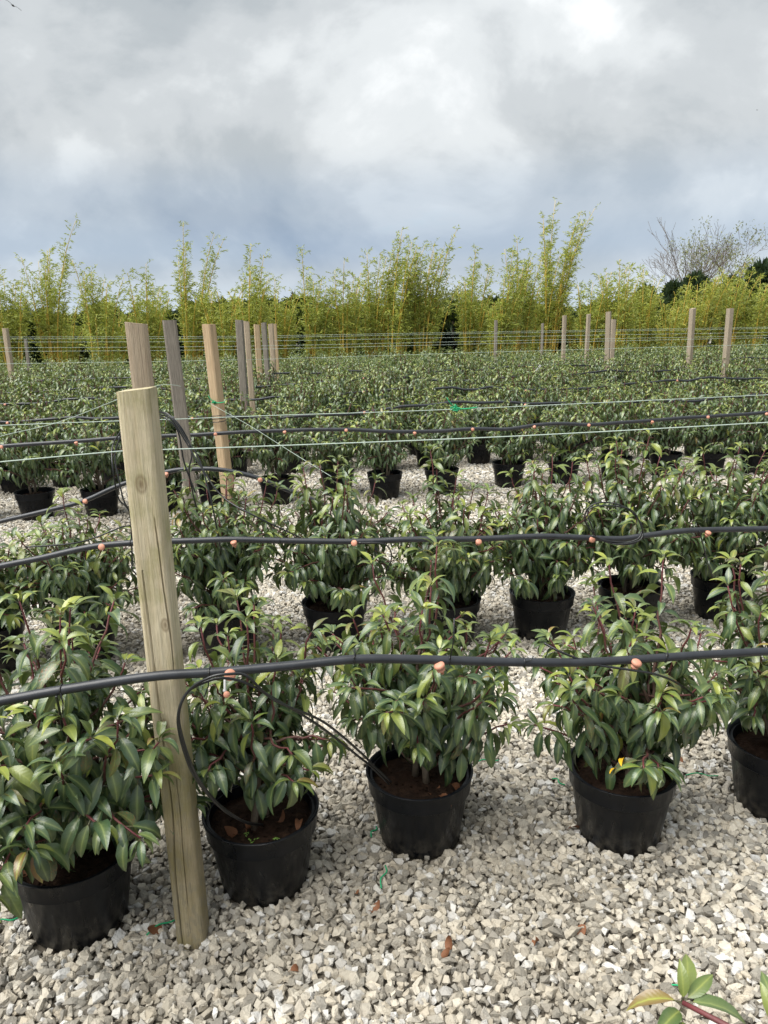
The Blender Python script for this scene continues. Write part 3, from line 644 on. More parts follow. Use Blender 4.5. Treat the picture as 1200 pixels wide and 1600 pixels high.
# ------------------------------------------------------------------ pots
POT_H = 0.222
pv, pf = lathe([(0.001, 0.0), (0.108, 0.0), (0.114, 0.002), (0.118, 0.008), (0.1425, 0.165), (0.147, 0.172), (0.1465, 0.21), (0.139, 0.212), (0.136, 0.168), (0.120, 0.06), (0.001, 0.055)], 48)
POT_ME = mesh('pot', pv, pf, smooth=True); POT_ME.materials.append(M['pot'])
rv, rf = lathe([(0.1435, 0.163), (0.150, 0.168), (0.1545, 0.213), (0.1575, 0.2175), (0.158, 0.2205), (0.156, POT_H), (0.1525, POT_H), (0.1505, 0.2195), (0.1465, 0.205), (0.1405, 0.164)], 48)
rf += [(9 * 48 + j, 9 * 48 + (j + 1) % 48, (j + 1) % 48, j) for j in range(48)]
RIM_ME = mesh('rim', rv, rf, smooth=True); RIM_ME.materials.append(M['pot'])
for me in (POT_ME, RIM_ME):
    try: me.set_sharp_from_angle(angle=R(40))
    except Exception: pass
SOIL_Z = 0.188
def soil_mesh(rng, crumbs=170):
    b = Bag(); nr, ns = 14, 44; rad = 0.139
    v = [(0, 0, 0)]; 
    for i in range(1, nr + 1):
        for j in range(ns):
            r = rad * i / nr; a = 2 * math.pi * j / ns; v.append((r * math.cos(a), r * math.sin(a), 0))
    v = np.array(v); o = rng.uniform(0, 30, 3)
    v[:, 2] = (vnoise(v * 30 + o) - .5) * 0.016 + (vnoise(v * 90 + o) - .5) * 0.012 - 0.25 * (v[:, 0] ** 2 + v[:, 1] ** 2) + SOIL_Z
    f = [(0, 1 + j, 1 + (j + 1) % ns) for j in range(ns)]
    for i in range(nr - 1):
        for j in range(ns):
            a0, a1 = 1 + i * ns + j, 1 + i * ns + (j + 1) % ns; f += [(a0, a0 + ns, a1 + ns), (a0, a1 + ns, a1)]
    b.add(v, f)
    for k in range(crumbs):
        r = 0.13 * math.sqrt(rng.random()); a = rng.uniform(0, 6.28); s = rng.uniform(0.002, 0.006)
        p = rng.normal(size=(4, 3)); p = p / np.linalg.norm(p, axis=1)[:, None] * s * np.array([1.4, 0.8, 0.7]); 
        b.add(p + np.array([r * math.cos(a), r * math.sin(a), SOIL_Z - 0.25 * r * r + 0.003]), [(0, 1, 2), (0, 2, 3), (0, 3, 1), (1, 3, 2)])
    me = b.build('soil'); me.materials.append(M['soil']); return me
rng = np.random.default_rng(21)
SOIL_ME = [soil_mesh(rng) for _ in range(4)]

def potted(loc, rz, soil, stem_me, label, group):
    t = tag(empty('potted_laurel', (loc[0], loc[1], 0.006), rz), label, 'potted shrub', group)
    p = obj('pot', POT_ME, None, t); obj('rim', RIM_ME, None, p)
    obj('soil', soil, None, t); obj('stem', stem_me, None, t)
    return t

CAM = np.array([0, 0, 1.5])
def near_shrub(rng, loc, label, group, max_obj=300, **kw):
    """a laurel whose leaves are pieces of their own"""
    leaves, stems = shrub_plan(rng, **kw); off = (0, 0, SOIL_Z)
    t = potted(loc, 0.0, SOIL_ME[rng.integers(4)], stem_mesh(stems, off, 6), label, group)
    # the outermost leaves towards the open side show largest
    def score(lf):
        q = lf[0] + np.array([loc[0], loc[1], SOIL_Z]); v = unit(CAM - q); c = np.array([0, 0, kw['Hc'] * 0.45]); return (lf[0] - c) @ v + 0.02 * lf[3] / 0.08
    order = sorted(range(len(leaves)), key=lambda i: -score(leaves[i]))
    for i in order[:max_obj]:
        lf = leaves[i]; k = 0 if lf[4] < 0.06 else 1 if lf[4] < 0.28 else 2 if lf[4] < 0.65 else 3
        o = bpy.data.objects.new('leaf', LEAF_MESH[lf[5]][k]); o.matrix_local = leaf_matrix(lf, off); link(o, t); o.matrix_local = leaf_matrix(lf, off)
    rest = [leaves[i] for i in order[max_obj:]]
    if rest: tag(obj('foliage', foliage_mesh('foliage', rest, LEAF_GEO, rng, off), None, t), kind='stuff')
    return t, leaves

G1 = 'potted laurels of the nearest row'
front = [
    ('bushy laurel whose low drooping leaves hide its pot rim, beside the mossy post', dict(Rc=0.34, Hc=0.65, n_up=22, n_side=48, L0=0.084, low=-0.10, tall=[(-.06, .03, .68), (.05, .05, .65)])),
    ('laurel in black pot with two looped drip tubes curling into its soil', dict(Rc=0.25, Hc=0.585, n_up=18, n_side=23, L0=0.078, open_base=1.0, lean=(-.03, .06))),
    ('laurel with bare forked trunk in black pot, between the looped tubes and the yellow-leaved one', dict(Rc=0.30, Hc=0.655, n_up=22, n_side=26, L0=0.078, open_base=1.0)),
    ('laurel in black pot with one bright yellow leaf low in its crown', dict(Rc=0.285, Hc=0.60, n_up=21, n_side=27, L0=0.078, open_base=0.6, tall=[(-.07, .0, .655), (.09, .03, .66)])),
    ('laurel in black pot beyond the yellow-leaved one, last under the thick front hose', dict(Rc=0.28, Hc=0.61, n_up=21, n_side=25, L0=0.078, open_base=0.5, tall=[(-.05, .0, .70)])),
]
FRONT = []
for i, (p, (lab, kw)) in enumerate(zip(ROW1, front)):
    FRONT.append(near_shrub(np.random.default_rng(100 + i), p, lab, G1, **kw)[0])
# the yellow leaf
yl = mesh('yellow_leaf', LEAF_GEO[0][0], LEAF_GEO[0][1], LEAF_GEO[0][2], None, True); yl.materials.append(M['yellow_leaf'])
for (x, y, z, r, s) in ((-0.06, -0.195, 0.365, 2.7, 0.045), (-0.072, -0.20, 0.335, 2.2, 0.04)):
    o = obj('leaf', yl, None, FRONT[3]); o.location = (x, y, z); o.rotation_euler = (0.5, 0.6, r); o.scale = (s,) * 3; o['label'] = 'bright yellow leaf'

G2 = 'potted laurels of the second row'
second = [
    ('laurel of the second row, beside the one whose tall stalk stands by bent drip tubes', dict(Rc=0.22, Hc=0.43)),
    ('second-row laurel next to the mossy post, black drip tubes hanging past it', dict(Rc=0.24, Hc=0.50, tall=[(-.02, 0, .60)])),
    ('second-row laurel with a bundle of thin black tubes falling into it', dict(Rc=0.27, Hc=0.64)),
    ('second-row laurel whose pot shows, with a thin tube bending to its rim', dict(Rc=0.265, Hc=0.64, open_base=0.6)),
    ('laurel of the second row with one long shoot, its pot hidden by the front row', dict(Rc=0.255, Hc=0.56, tall=[(-.08, 0, .74), (-.05, .02, .68)])),
    ('laurel of the second row between the long-shooted one and the coil of thin tube', dict(Rc=0.25, Hc=0.66)),
    ('laurel of the second row with a coil of thin black tube on its hose', dict(Rc=0.27, Hc=0.70, tall=[(.05, 0, .77)])),
    ('laurel of the second row with a thin tube slanting down into its pot', dict(Rc=0.275, Hc=0.68)),
    ('laurel at the open end of the second row', dict(Rc=0.26, Hc=0.68)),
]
SECOND = []
for i, (p, (lab, kw)) in enumerate(zip(ROW2, second)):
    kw = dict(dict(n_up=25, n_side=30, L0=0.079), **kw); kw['Rc'] *= 1.24; kw['Hc'] *= 1.03
    SECOND.append(near_shrub(np.random.default_rng(220 + i), p, lab, G2, max_obj=280 if 0 < i < 8 else 60, **kw)[0])

# ------------------------------------------------------------------ the field of laurels
rng = np.random.default_rng(33)
VAR = []
for i in range(8):
    lv, stx = shrub_plan(rng, Rc=rng.uniform(0.28, 0.33), Hc=rng.uniform(0.58, 0.68), n_up=int(rng.integers(14, 22)), n_side=int(rng.integers(11, 18)), L0=0.079, lean=(rng.normal(0, .05), rng.normal(0, .05)))
    VAR.append((foliage_mesh('foliage', lv, LEAF_GEO, rng, (0, 0, SOIL_Z)), stem_mesh(stx, (0, 0, SOIL_Z), 4), foliage_mesh('foliage', [l for l in lv if l[0][2] > 0.2][::2], LEAF_COARSE, rng, (0, 0, SOIL_Z))))
def field_shrub(p, label, group, sc=1.0):
    fo, stm, _ = VAR[rng.integers(8)]; sx_ = rng.uniform(.9, 1.1)
    t = potted(p, rng.uniform(0, 6.28), SOIL_ME[rng.integers(4)], stm, label, group)
    f = tag(obj('foliage', fo, None, t), kind='stuff')
    for o in t.children:
        if o.name.startswith(('foliage', 'stem')): o.scale = (1, 1, sc) if o.name.startswith('stem') else (sx_, sx_ * 1.02, sc)
    return t
ORD = ['first', 'second', 'third', 'fourth', 'fifth', 'sixth', 'seventh', 'eighth', 'ninth', 'tenth', 'eleventh', 'twelfth', 'thirteenth', 'fourteenth', 'fifteenth', 'sixteenth', 'seventeenth', 'eighteenth', 'nineteenth', 'twentieth']
def by_post(row, i, what):
    k = sum(1 for q in row if q[0] < POSTS[2][0])       # counted both ways from the orange post
    return what % (ORD[i - k] if i >= k else ORD[k - 1 - i]) + (' towards the slim far posts' if i >= k else ' on the side without far posts')
for i, p in enumerate(ROW3): field_shrub(p, by_post(ROW3, i, 'third-row potted laurel, %s from the orange post'), 'potted laurels of the third row', rng.uniform(0.92, 1.12))
for i, p in enumerate(ROW4): field_shrub(p, by_post(ROW4, i, 'fourth-row potted laurel, %s from the orange post'), 'potted laurels of the fourth row', rng.uniform(0.92, 1.12))
far = []
odd_ = False
c = 8.75
while c < 20.6:
    x = -13.0 + rng.uniform(0, .5)
    while x < 13:
        y = c + 0.16 * x + rng.normal(0, 0.05)
        if y > 8.2 + .16 * x and abs(x) < 0.515 * y + 0.9 and y < 20.6 and min(math.hypot(x - q[0], y - q[1]) for q in POSTS) > 0.2: far.append((x, y))
        x += 0.52 + rng.normal(0, 0.04)
    c += 0.52 if odd_ else 0.82          # beds of two rows with a gap between them
    odd_ = not odd_
far.sort(key=lambda q: q[1])
NF = 300 - len(ROW1) - len(ROW2) - len(ROW3) - len(ROW4) - 1
for p in far[:NF]:
    field_shrub(p, 'laurel in the packed block of potted shrubs behind the fourth row', 'potted laurels of the packed block', rng.uniform(0.86, 1.24))
bag = Bag()
for (x, y) in far[NF:]:
    me = VAR[rng.integers(6)][2]
    n = len(me.vertices); v = np.empty(n * 3); me.vertices.foreach_get('co', v); v = v.reshape(-1, 3)
    fi = np.empty(len(me.loops), np.int32); me.loops.foreach_get('vertex_index', fi)
    a = rng.uniform(0, 6.28); ca, sa = math.cos(a), math.sin(a); s = rng.uniform(.95, 1.18)
    v = np.column_stack([v[:, 0] * ca - v[:, 1] * sa + x, v[:, 0] * sa + v[:, 1] * ca + y, v[:, 2] * s])
    at = {}
    for k in ('age', 'rnd'):
        q = np.empty(n, np.float32); me.attributes[k].data.foreach_get('value', q); at[k] = q
    bag.add(v, fi.reshape(-1, 3), np.tile([.4, .5], (n, 1)), **at)
    pr = lathe([(0.12, 0.0), (0.15, 0.21), (0.12, 0.2), (0.001, 0.19)], 10)
    tri = [t3 for q in pr[1] for t3 in ((q[0], q[1], q[2]), (q[0], q[2], q[3]))]
    bag.add(np.array(pr[0]) + np.array([x, y, 0.002]), tri, None, age=0.0, rnd=0.0)
rest = bag.build('laurel_mass'); rest.materials.append(M['leaf'])
rest.materials.append(M['pot'])
mi = np.zeros(len(rest.polygons), np.int32)
# pots use the second material
cnt = 0
for v_, f_ in zip(bag.v, bag.f):
    if len(v_) == 40: mi[cnt:cnt + len(f_)] = 1
    cnt += len(f_)
rest.polygons.foreach_set('material_index', mi)
tag(obj('laurel_mass', rest), 'far mass of potted laurels merging below the bamboo', 'shrubs', kind='stuff')

# ------------------------------------------------------------------ posts
def post_mesh(h, w, rng, seg=20, rows=18, square=0.5, crack=False, chips=0.0, tilt=(0, 0)):
    v = []; f = []; r = w / 2; o = rng.uniform(0, 40, 3)
    zs = np.linspace(-0.12, h, rows)
    for z in zs:
        for j in range(seg):
            a = 2 * math.pi * j / seg; ca, sa = math.cos(a), math.sin(a)
            e = 2 + 6 * square; rr = r / (abs(ca) ** e + abs(sa) ** e) ** (1 / e)
            n = float(vnoise(np.array([ca * 1.5, sa * 1.5, z * 3]) + o)) - .5; n2 = float(vnoise(np.array([ca * 5, sa * 5, z * 1.2]) + o)) - .5
            rr *= 1 + 0.05 * n + 0.035 * n2
            if crack:
                for (ac, wob, z0, z1, dep, wid) in crack:
                    if z0 < z < z1:
                        c = ac + wob * (float(vnoise(np.array([3.3, ac, z * 5]))) - .5); dd = (a - c + math.pi) % (2 * math.pi) - math.pi
                        rr -= dep * math.exp(-(dd / wid) ** 2) * min(1, (z - z0) / 0.05, (z1 - z) / 0.05 + 0.3)
            zt = z + (ca * tilt[0] + sa * tilt[1]) * r if z == zs[-1] else z
            v.append((rr * ca, rr * sa, zt))
    for i in range(rows - 1):
        for j in range(seg):
            k = (j + 1) % seg; f.append((i * seg + j, i * seg + k, (i + 1) * seg + k, (i + 1) * seg + j))
    f.append(tuple(range((rows - 1) * seg, rows * seg)))
    return mesh('post', v, f, smooth=False)
def post(loc, h, w, mat, label, group, rng, lean=(0, 0), **kw):
    o = obj('wooden_post', post_mesh(h, w, rng, **kw), mat, None, (loc[0], loc[1], 0.0)); o.rotation_euler = (lean[1], lean[0], rng.uniform(-.5, .5) if not kw.get('crack') else 0.0)
    me = o.data; me.polygons.foreach_set('use_smooth', np.array([len(p.vertices) == 4 for p in me.polygons])); 
    try: me.set_sharp_from_angle(angle=R(35))
    except Exception: pass
    return tag(o, label, 'post', group)
rng = np.random.default_rng(3)
GP = 'wooden posts of the string rows'
post(POST1[0], POST1[1][2], 0.072, M['wood_mossy'], 'thick mossy wooden post with a long crack, standing before the front row', GP, rng, lean=(-0.008, 0.0), seg=280, rows=90, square=0.5,
     crack=[(-1.95, 0.35, -0.2, 0.98, 0.02, 0.024), (-0.95, 0.5, 0.72, 1.1, 0.008, 0.025), (-2.5, 0.3, 0.9, 1.5, 0.005, 0.02), (-1.4, 0.4, 0.1, 0.5, 0.004, 0.02)], tilt=(0.1, 0.0))
pl_ = ['wood_pale', 'wood_grey', 'wood_orange', 'wood_grey', 'wood_pale', 'wood_orange', 'wood_grey', 'wood_pale', 'wood_orange', 'wood_far', 'wood_far', 'wood_far', 'wood_far', 'wood_far', 'wood_far', 'wood_grey', 'wood_grey', 'wood_pale', 'wood_grey']
plab = ['pale sawn wooden post rising right behind the mossy post', 'weathered grey wooden post between the pale and the orange post', 'orange softwood post with a green knot and a hose tied to it',
        'grey wooden post, first of the pair behind the orange post', 'thin pale post, second of the pair behind the orange post', 'orange-brown post beyond the pair of thin posts',
        'grey post in the far cluster of thin posts', 'pale post in the far cluster of thin posts', 'thin brown post at the end of the far cluster']
for i, (x, y, h, w) in enumerate(POSTS):
    lab = plab[i] if i < len(plab) else {9: 'pale post nearest in the block, opposite the post line', 10: 'pale grey post next to the nearest pale one in the block', 11: 'taller slim post of the close pair in the laurel block', 12: 'shorter slim post of the close pair in the laurel block',
        13: 'slim pale post next to the close pair', 14: 'slim pale post, second past the close pair towards the mossy post', 15: 'thin grey post below the dark round evergreen', 16: 'very thin grey post half hidden before the bamboo',
        17: 'slim pale post alone on the far side of the mossy post', 18: 'thin short grey post behind the lone slim pale one'}[i]
    ln_ = {1: -.04, 2: -.055}.get(i, float(rng.normal(0, .008)) - (.012 if i < 9 else 0))
    post((x - ln_ * h, y), h, w, M[pl_[i]], lab, GP, rng, lean=(ln_, 0), seg=28 if i < 3 else 14, rows=40 if i < 3 else 10, square=0.9 if i in (1, 2, 9, 10) else 0.6, tilt=(rng.uniform(-.2, .2), 0))

# ------------------------------------------------------------------ hoses, drippers, thin tubes
def dripper_meshes():
    prof = [(0.0005, 0.0075), (0.0085, 0.007), (0.0125, 0.0045), (0.0135, 0.001), (0.0125, -0.003), (0.009, -0.004), (0.0085, -0.009), (0.0105, -0.0095), (0.0105, -0.0125), (0.006, -0.015), (0.0035, -0.024), (0.0005, -0.0245)]
    v, f = lathe(prof, 18); me = mesh('dripper', v, f, smooth=True); me.materials.append(M['dripper'])
    v2, f2 = lathe([(0.0005, 0.001), (0.0028, 0.0), (0.0028, -0.026), (0.0045, -0.027), (0.0045, -0.031), (0.0005, -0.032)], 10); m2 = mesh('spigot', v2, f2, smooth=True); m2.materials.append(M['clear'])
    return me, m2
DRIP, SPIG = dripper_meshes()
def hose(name, pts, r, label, drips=(), ties=(), group='irrigation hoses', n=None, sides=14, wob=0.0, seed=1, tilts=(62, 25, 75, 40)):
    pts = np.array(pts); org = pts[0].copy()
    p = spline(pts - org, n or len(pts) * 6)
    rg = np.random.default_rng(seed)
    if wob: p[:, 2] += (vnoise(np.column_stack([p[:, 0] * 4, p[:, 1], p[:, 0] * 0]) + seed) - .5) * wob
    t = tag(empty(name, tuple(org)), label, 'hose', group)
    v, f = tube(p, r, sides); me = mesh('pipe', v, f, smooth=True); obj('pipe', me, M['hose'], t)
    for i, d in enumerate(drips):
        q = np.array(d) - org; k = np.argmin(((p[:, :2] - q[:2]) ** 2).sum(1)); q = p[k]
        o = obj('dripper', DRIP, None, t); a = rg.uniform(-.4, .4)
        o.location = (q[0], q[1] - r * 0.75 - 0.006, q[2] + (-0.009 if i % 2 else -0.003)); o.rotation_euler = (R(tilts[i % len(tilts)]) + rg.uniform(-.15, .15), a, rg.uniform(-.3, .3))
    for (d, tail) in ties:
        q = np.array(d) - org; k = np.argmin(((p[:, :2] - q[:2]) ** 2).sum(1)); q = p[k]
        a = np.linspace(0, 2 * math.pi, 17); ring = np.stack([0 * a, np.cos(a) * (r + .0012), np.sin(a) * (r + .0012)], 1) + q
        b = Bag(); v, f = tube(ring, 0.0018, 5); b.add(v, f)
        if tail: v, f = tube(np.array([q + [0, -r, r * .6], q + np.array(tail) * 0.5 + [0.004, -r, 0], q + np.array(tail) + [0, -r, 0]]), 0.0016, 5); b.add(v, f)
        obj('cable_tie', b.build('cable_tie', True), M['tube'], t)
    return t, org
def thin_tube(parent, org, pts, r=0.0032, jitter=0.0, seed=0, name='drip_tube'):
    p = np.array(pts) - org
    if jitter: p[1:-1] += np.random.default_rng(seed).normal(0, jitter, p[1:-1].shape)
    v, f = tube(spline(p, len(p) * 9), r, 7); me = mesh(name, v, f, smooth=True)
    return obj(name, me, M['tube'], parent)
h1, o1 = hose('irrigation_hose', HOSE_FRONT, 0.0106, 'thick grey-black hose across the front of the mossy post', DRIP_FRONT,
              [(TIE_FRONT[0], (0, 0, -.05)), (TIE_FRONT[1], (-.012, -.005, -.05)), (TIE_FRONT[2], (0, 0, .03)), (TIE_FRONT[3], (.01, .0, .11)), (TIE_FRONT[4], (.02, 0, .02)), (TIE_FRONT[5], (0, 0, .02))], seed=4, tilts=(62, 12, 28))
sp_ = obj('spigot', SPIG, None, h1); q = np.array(DRIP_FRONT[0]) - o1; sp_.location = (q[0] + .001, q[1] - .022, q[2] - .008); sp_.rotation_euler = (0.15, 0.1, 0)
d_ = obj('dripper', DRIP, None, h1); d_.location = (q[0] + .003, q[1] - .024, q[2] - .043); d_.scale = (.55, .55, .7); d_.rotation_euler = (R(70), 0, 0.3)
thin_tube(h1, o1, TUBE_LOOP); thin_tube(h1, o1, [tuple(np.array(p) + np.array([0.006, -.004, 0.009 if i > 3 else .002])) for i, p in enumerate(TUBE_LOOP)], jitter=0.004, seed=2)
thin_tube(h1, o1, TUBE_D, 0.003); thin_tube(h1, o1, TUBE_LEAN, 0.0028)
h2, o2 = hose('irrigation_hose', HOSE_SECOND, 0.0125, 'black hose running through the second row of laurels', DRIP_SECOND, [(p, None) for p in HOSE_SECOND[6:17:3]], seed=5)
for i, tb in enumerate(TUBE_BUNDLE): thin_tube(h2, o2, tb, 0.0034, 0.006, i)
thin_tube(h2, o2, TUBE_COIL, 0.003); thin_tube(h2, o2, [tuple(np.array(p) + np.array([.004, -.004, -.008])) for p in TUBE_COIL], 0.003, 0.006, 3)
thin_tube(h2, o2, TUBE_RIGHT, 0.003); thin_tube(h2, o2, TUBE_C2, 0.003)
h3, o3 = hose('irrigation_hose', HOSE_ARCH, 0.0125, 'dark hose arching up behind the mossy post, then dipping to the gravel', DRIP_ARCH, seed=6)
h4, o4 = hose('irrigation_hose', HOSE_THIRD, 0.0145, 'black hose tied to the orange post along the third row', DRIP_THIRD, [(p, None) for p in HOSE_THIRD[5:16:3]], wob=0.012, seed=7)
ring = [(POSTS[2][0] + .045 + .055 * math.cos(a), POSTS[2][1] - 0.0 + .058 * math.sin(a), .74 + .004 * a) for a in np.linspace(0, 18, 40)]
thin_tube(h4, o4, ring, 0.003)
for i, (c, z) in enumerate(((7.35, .70), (9.0, .72), (10.8, .72), (12.6, .74))):
    pts = [(x, c + .16 * x, z + .03 * math.sin(x * 1.7 + i)) for x in np.linspace(-.55 * c, .62 * c, 12)]
    hose('irrigation_hose', pts, 0.0135, ['black hose lying over the fourth row of laurels', 'black hose half buried in the front of the packed block', 'black hose half buried in the middle of the packed block', 'black hose deep in the packed block'][i],
         [pts[k] for k in range(1, 11, 2)], wob=0.05, seed=20 + i, sides=8)

# ------------------------------------------------------------------ strings
def string(pts, r, label, mat='twine', n=40, sides=5, group='twine stretched between the posts'):
    org = np.array(pts[0]); p = spline(np.array(pts) - org, n)
    v, f = tube(p, r, sides); me = mesh('string', v, f, smooth=True)
    return tag(obj('string', me, M[mat], None, tuple(org)), label, 'string', group)
string(STRING_A, 0.0026, 'pale green twine crossing lowest and thickest, above the second hose')
sb = string(STRING_B, 0.0026, 'pale green twine with a green knot in it, above the third row hose')
string(STRING_C, 0.0013, 'slack twine slanting up to the pale sawn post')
string(STRING_D, 0.0019, 'twine running from the pale sawn post to the knot on the orange post')
string(STRING_E, 0.0015, 'twine slanting down from the green knot on the orange post')
for i, s in enumerate(FAR_STRINGS): string(s, 0.0017 + 0.0002 * i, 'pale twine stretched low over the laurel block, nearest of the far lines' if i == 0 else 'one of the pale twine lines bunched below the bamboo', n=24)
def knot(parent, at, s, seed):
    rg = np.random.default_rng(seed); b = Bag()
    for k in range(4):
        p = rg.normal(0, s * 0.35, (6, 3)); v, f = tube(spline(p, 24), 0.004, 5); b.add(v, f)
    v, f = tube(spline(np.array([[0, 0, 0], [-.03, -.01, .03], [-.05, -.01, .06]]) * s / .03, 10), 0.0035, 5); b.add(v, f)
    v, f = tube(spline(np.array([[0, 0, 0], [.05, -.006, -.004], [.12, -.006, .003]]) * s / .03, 10), 0.0045, 5); b.add(v, f)
    me = b.build('knot', True); return obj('knot', me, M['green_twine'], parent, at)
knot(sb, tuple(np.array(KNOT_B[0]) - np.array(STRING_B[0])), 0.035, 3)
po = [o for o in bpy.data.objects if o.get('label') == 'orange softwood post with a green knot and a hose tied to it'][0]
k_ = knot(po, (0.01, -POSTS[2][3] * .55, KNOT_D[0][2]), 0.028, 6); k_['label'] = 'green twine knot'

# ------------------------------------------------------------------ bamboo
def leaf_quads(pos, d, L, w, rng, b, age):
    n = len(pos); d = d / np.linalg.norm(d, axis=1)[:, None]
    s = np.cross(d, rng.normal(size=(n, 3))); s /= np.linalg.norm(s, axis=1)[:, None]
    mid = pos + d * (L * 0.42)[:, None]; mid[:, 2] += L * 0.02
    tip = pos + d * L[:, None]; tip[:, 2] -= L * 0.22
    v = np.stack([pos, mid - s * (w / 2)[:, None], tip, mid + s * (w / 2)[:, None]], 1).reshape(-1, 3)
    i = np.arange(n) * 4; f = np.concatenate([np.stack([i, i + 1, i + 2], 1), np.stack([i, i + 2, i + 3], 1)])
    uv = np.tile([[0, .05], [-1, .42], [0, 1], [1, .42]], (n, 1))
    b.add(v, f, uv, age=np.repeat(age, 4), rnd=np.repeat(rng.random(n), 4))
def bamboo(rng, H, n_culm=12, spread=0.45, dense=1.0, lean=0.25, yellow=0.2):
    culms = []; fol = Bag()
    for k in range(n_culm):
        a = rng.uniform(0, 6.28); r = 0.24 * math.sqrt(rng.random()); h = H * (1.0 if k == 0 else 0.45 + 0.5 * rng.random()); la = a + rng.normal(0, .5)
        ln = spread * rng.uniform(0.3, 1.3)
        u = np.linspace(0, 1, 12)[:, None]
        p = np.array([r * math.cos(a), r * math.sin(a), 0]) + u * np.array([0, 0, h]) + (0.35 * u + 0.65 * u ** 2.6) * np.array([math.cos(la) * ln + lean * h / 4, math.sin(la) * ln, 0]) * (h / H)
        p[:, 2] -= (u[:, 0] ** 4) * 0.06 * h
        culms.append((p, np.linspace(0.026, 0.004, 12)))
        for t in np.arange(0.26 + rng.uniform(0, .16), 1.0, 0.115 / h):
            q = np.array([np.interp(t, u[:, 0], p[:, d]) for d in range(3)])
            for m in range(4 if t < .85 else 2):
                if rng.random() > 0.9 * dense * (1.0 if t < .75 else .85): continue
                an = rng.uniform(0, 6.28); tl = rng.uniform(0.2, 0.5) * (1.1 - 0.55 * t)
                td = unit(np.array([math.cos(an), math.sin(an), rng.uniform(0.6, 1.7)]) + np.array([0.25, 0, 0]))
                nl = int(rng.integers(6, 11)); s = np.linspace(0.2, 1, nl)[:, None]
                pp = q + td * s * tl; pp[:, 2] -= (s[:, 0] ** 2) * tl * 0.25
                dd = td + rng.normal(0, 0.55, (nl, 3)); dd[:, 2] -= 0.25
                leaf_quads(pp, dd, rng.uniform(0.07, 0.13, nl), rng.uniform(0.015, 0.026, nl), rng, fol, np.clip(rng.random(nl) * 0.9 - (1 - yellow) * .6, 0, 1))
    return culms, fol
BG = 'bamboo clumps along the back'
def bamboo_thing(rng, loc, H, label, **kw):
    culms, fol = bamboo(rng, H, **kw)
    t = tag(empty('bamboo_clump', (loc[0], loc[1], 0)), label, 'bamboo', BG)
    for p, r in culms[:]:
        v, f = tube(p, r, 4); obj('culm', mesh('culm', v, f, smooth=True), M['culm'], t)
    me = fol.build('foliage'); me.materials.append(M['bamboo_leaf']); tag(obj('foliage', me, None, t), kind='stuff')
rng = np.random.default_rng(77)
for i, (x, y, z) in enumerate(BAMBOO):
    tallest = i == 16; n0 = len(BAMBOO)
    k = sum(1 for q in BAMBOO if min(x, BAMBOO[16][0]) < q[0] <= max(x, BAMBOO[16][0])) if x < BAMBOO[16][0] else sum(1 for q in BAMBOO if BAMBOO[16][0] < q[0] <= x)
    size = 'airy bamboo clump with long open tips' if z > 3.8 else 'yellow-green bamboo clump of middling height' if z > 3.1 else 'low dense bamboo clump'
    lab = 'tallest bamboo, its thin arching tips high above the others' if tallest else size + ', %s from the tallest towards ' % ORD[k - 1] + ('the bare trees' if x > BAMBOO[16][0] else 'the mossy post')
    bamboo_thing(rng, (x - (0.3 if z > 3.8 else .1), y), z * 1.02, lab, n_culm=18 if z > 3.8 else 17, spread=0.62 if z > 3.8 else 0.5, dense=0.95, lean=0.45 if z > 3.8 else 0.22, yellow=0.75 if i in (20, 21) else rng.uniform(.05, .4))

for i, x in enumerate(np.linspace(-10.8, 12.2, 16)):
    bamboo_thing(rng, (x + rng.normal(0, .2), 22.9 + .06 * x + rng.normal(0, .25)), rng.uniform(2.0, 2.9), 'low leafy bamboo filling the gaps behind the bamboo row', n_culm=14, spread=0.6, dense=0.95, lean=.2, yellow=rng.uniform(.05, .35))

# ------------------------------------------------------------------ evergreen hedge and far trees
def evergreen_mesh(rng, H, W_, n=1500, cone=0.3):
    b = Bag(); u = rng.random(n) ** 0.8; an = rng.uniform(0, 6.28, n)
    prof = np.minimum(1, (1 - u) * (1.2 / max(cone, .05))) ** 0.55 * (0.82 + 0.18 * np.sin(u * 3.1)); k = rng.uniform(0.55, 1.0, n) ** 0.5
    lob = 0.55 + 0.75 * vnoise(np.column_stack([np.cos(an) * 1.8 + 5, np.sin(an) * 1.8 + 5, u * 7]))
    r = W_ / 2 * prof * k * lob
    pos = np.column_stack([r * np.cos(an), r * np.sin(an), u * H]); d = np.column_stack([np.cos(an), np.sin(an), rng.uniform(.2, 1.5, n)]) + rng.normal(0, .35, (n, 3))
    leaf_quads(pos, d, rng.uniform(.12, .26, n), rng.uniform(.05, .10, n), rng, b, np.clip(rng.normal(0, .3, n), 0, 1))
    me = b.build('crown'); me.materials.append(M['evergreen']); return me
rng = np.random.default_rng(50)
EV = [(evergreen_mesh(rng, 1, 1, 2600, c), c) for c in (0.18, 0.25, 0.35)]
tv, tf = tube(np.array([[0, 0, -.02], [0, 0, .5], [0, 0, .9]]), np.array([.06, .045, .01]), 6); TR_ME = mesh('trunk', tv, tf, smooth=True); TR_ME.materials.append(M['bark'])
def evergreen(x, y, H, Wd, label, group, k=None):
    t = tag(empty('evergreen', (x, y, 0), rng.uniform(0, 6.28)), label, 'evergreen', group)
    c = obj('crown', EV[rng.integers(3) if k is None else k][0], None, t); c.scale = (Wd, Wd, H)
    q = obj('trunk', TR_ME, None, t); q.scale = (1, 1, H)
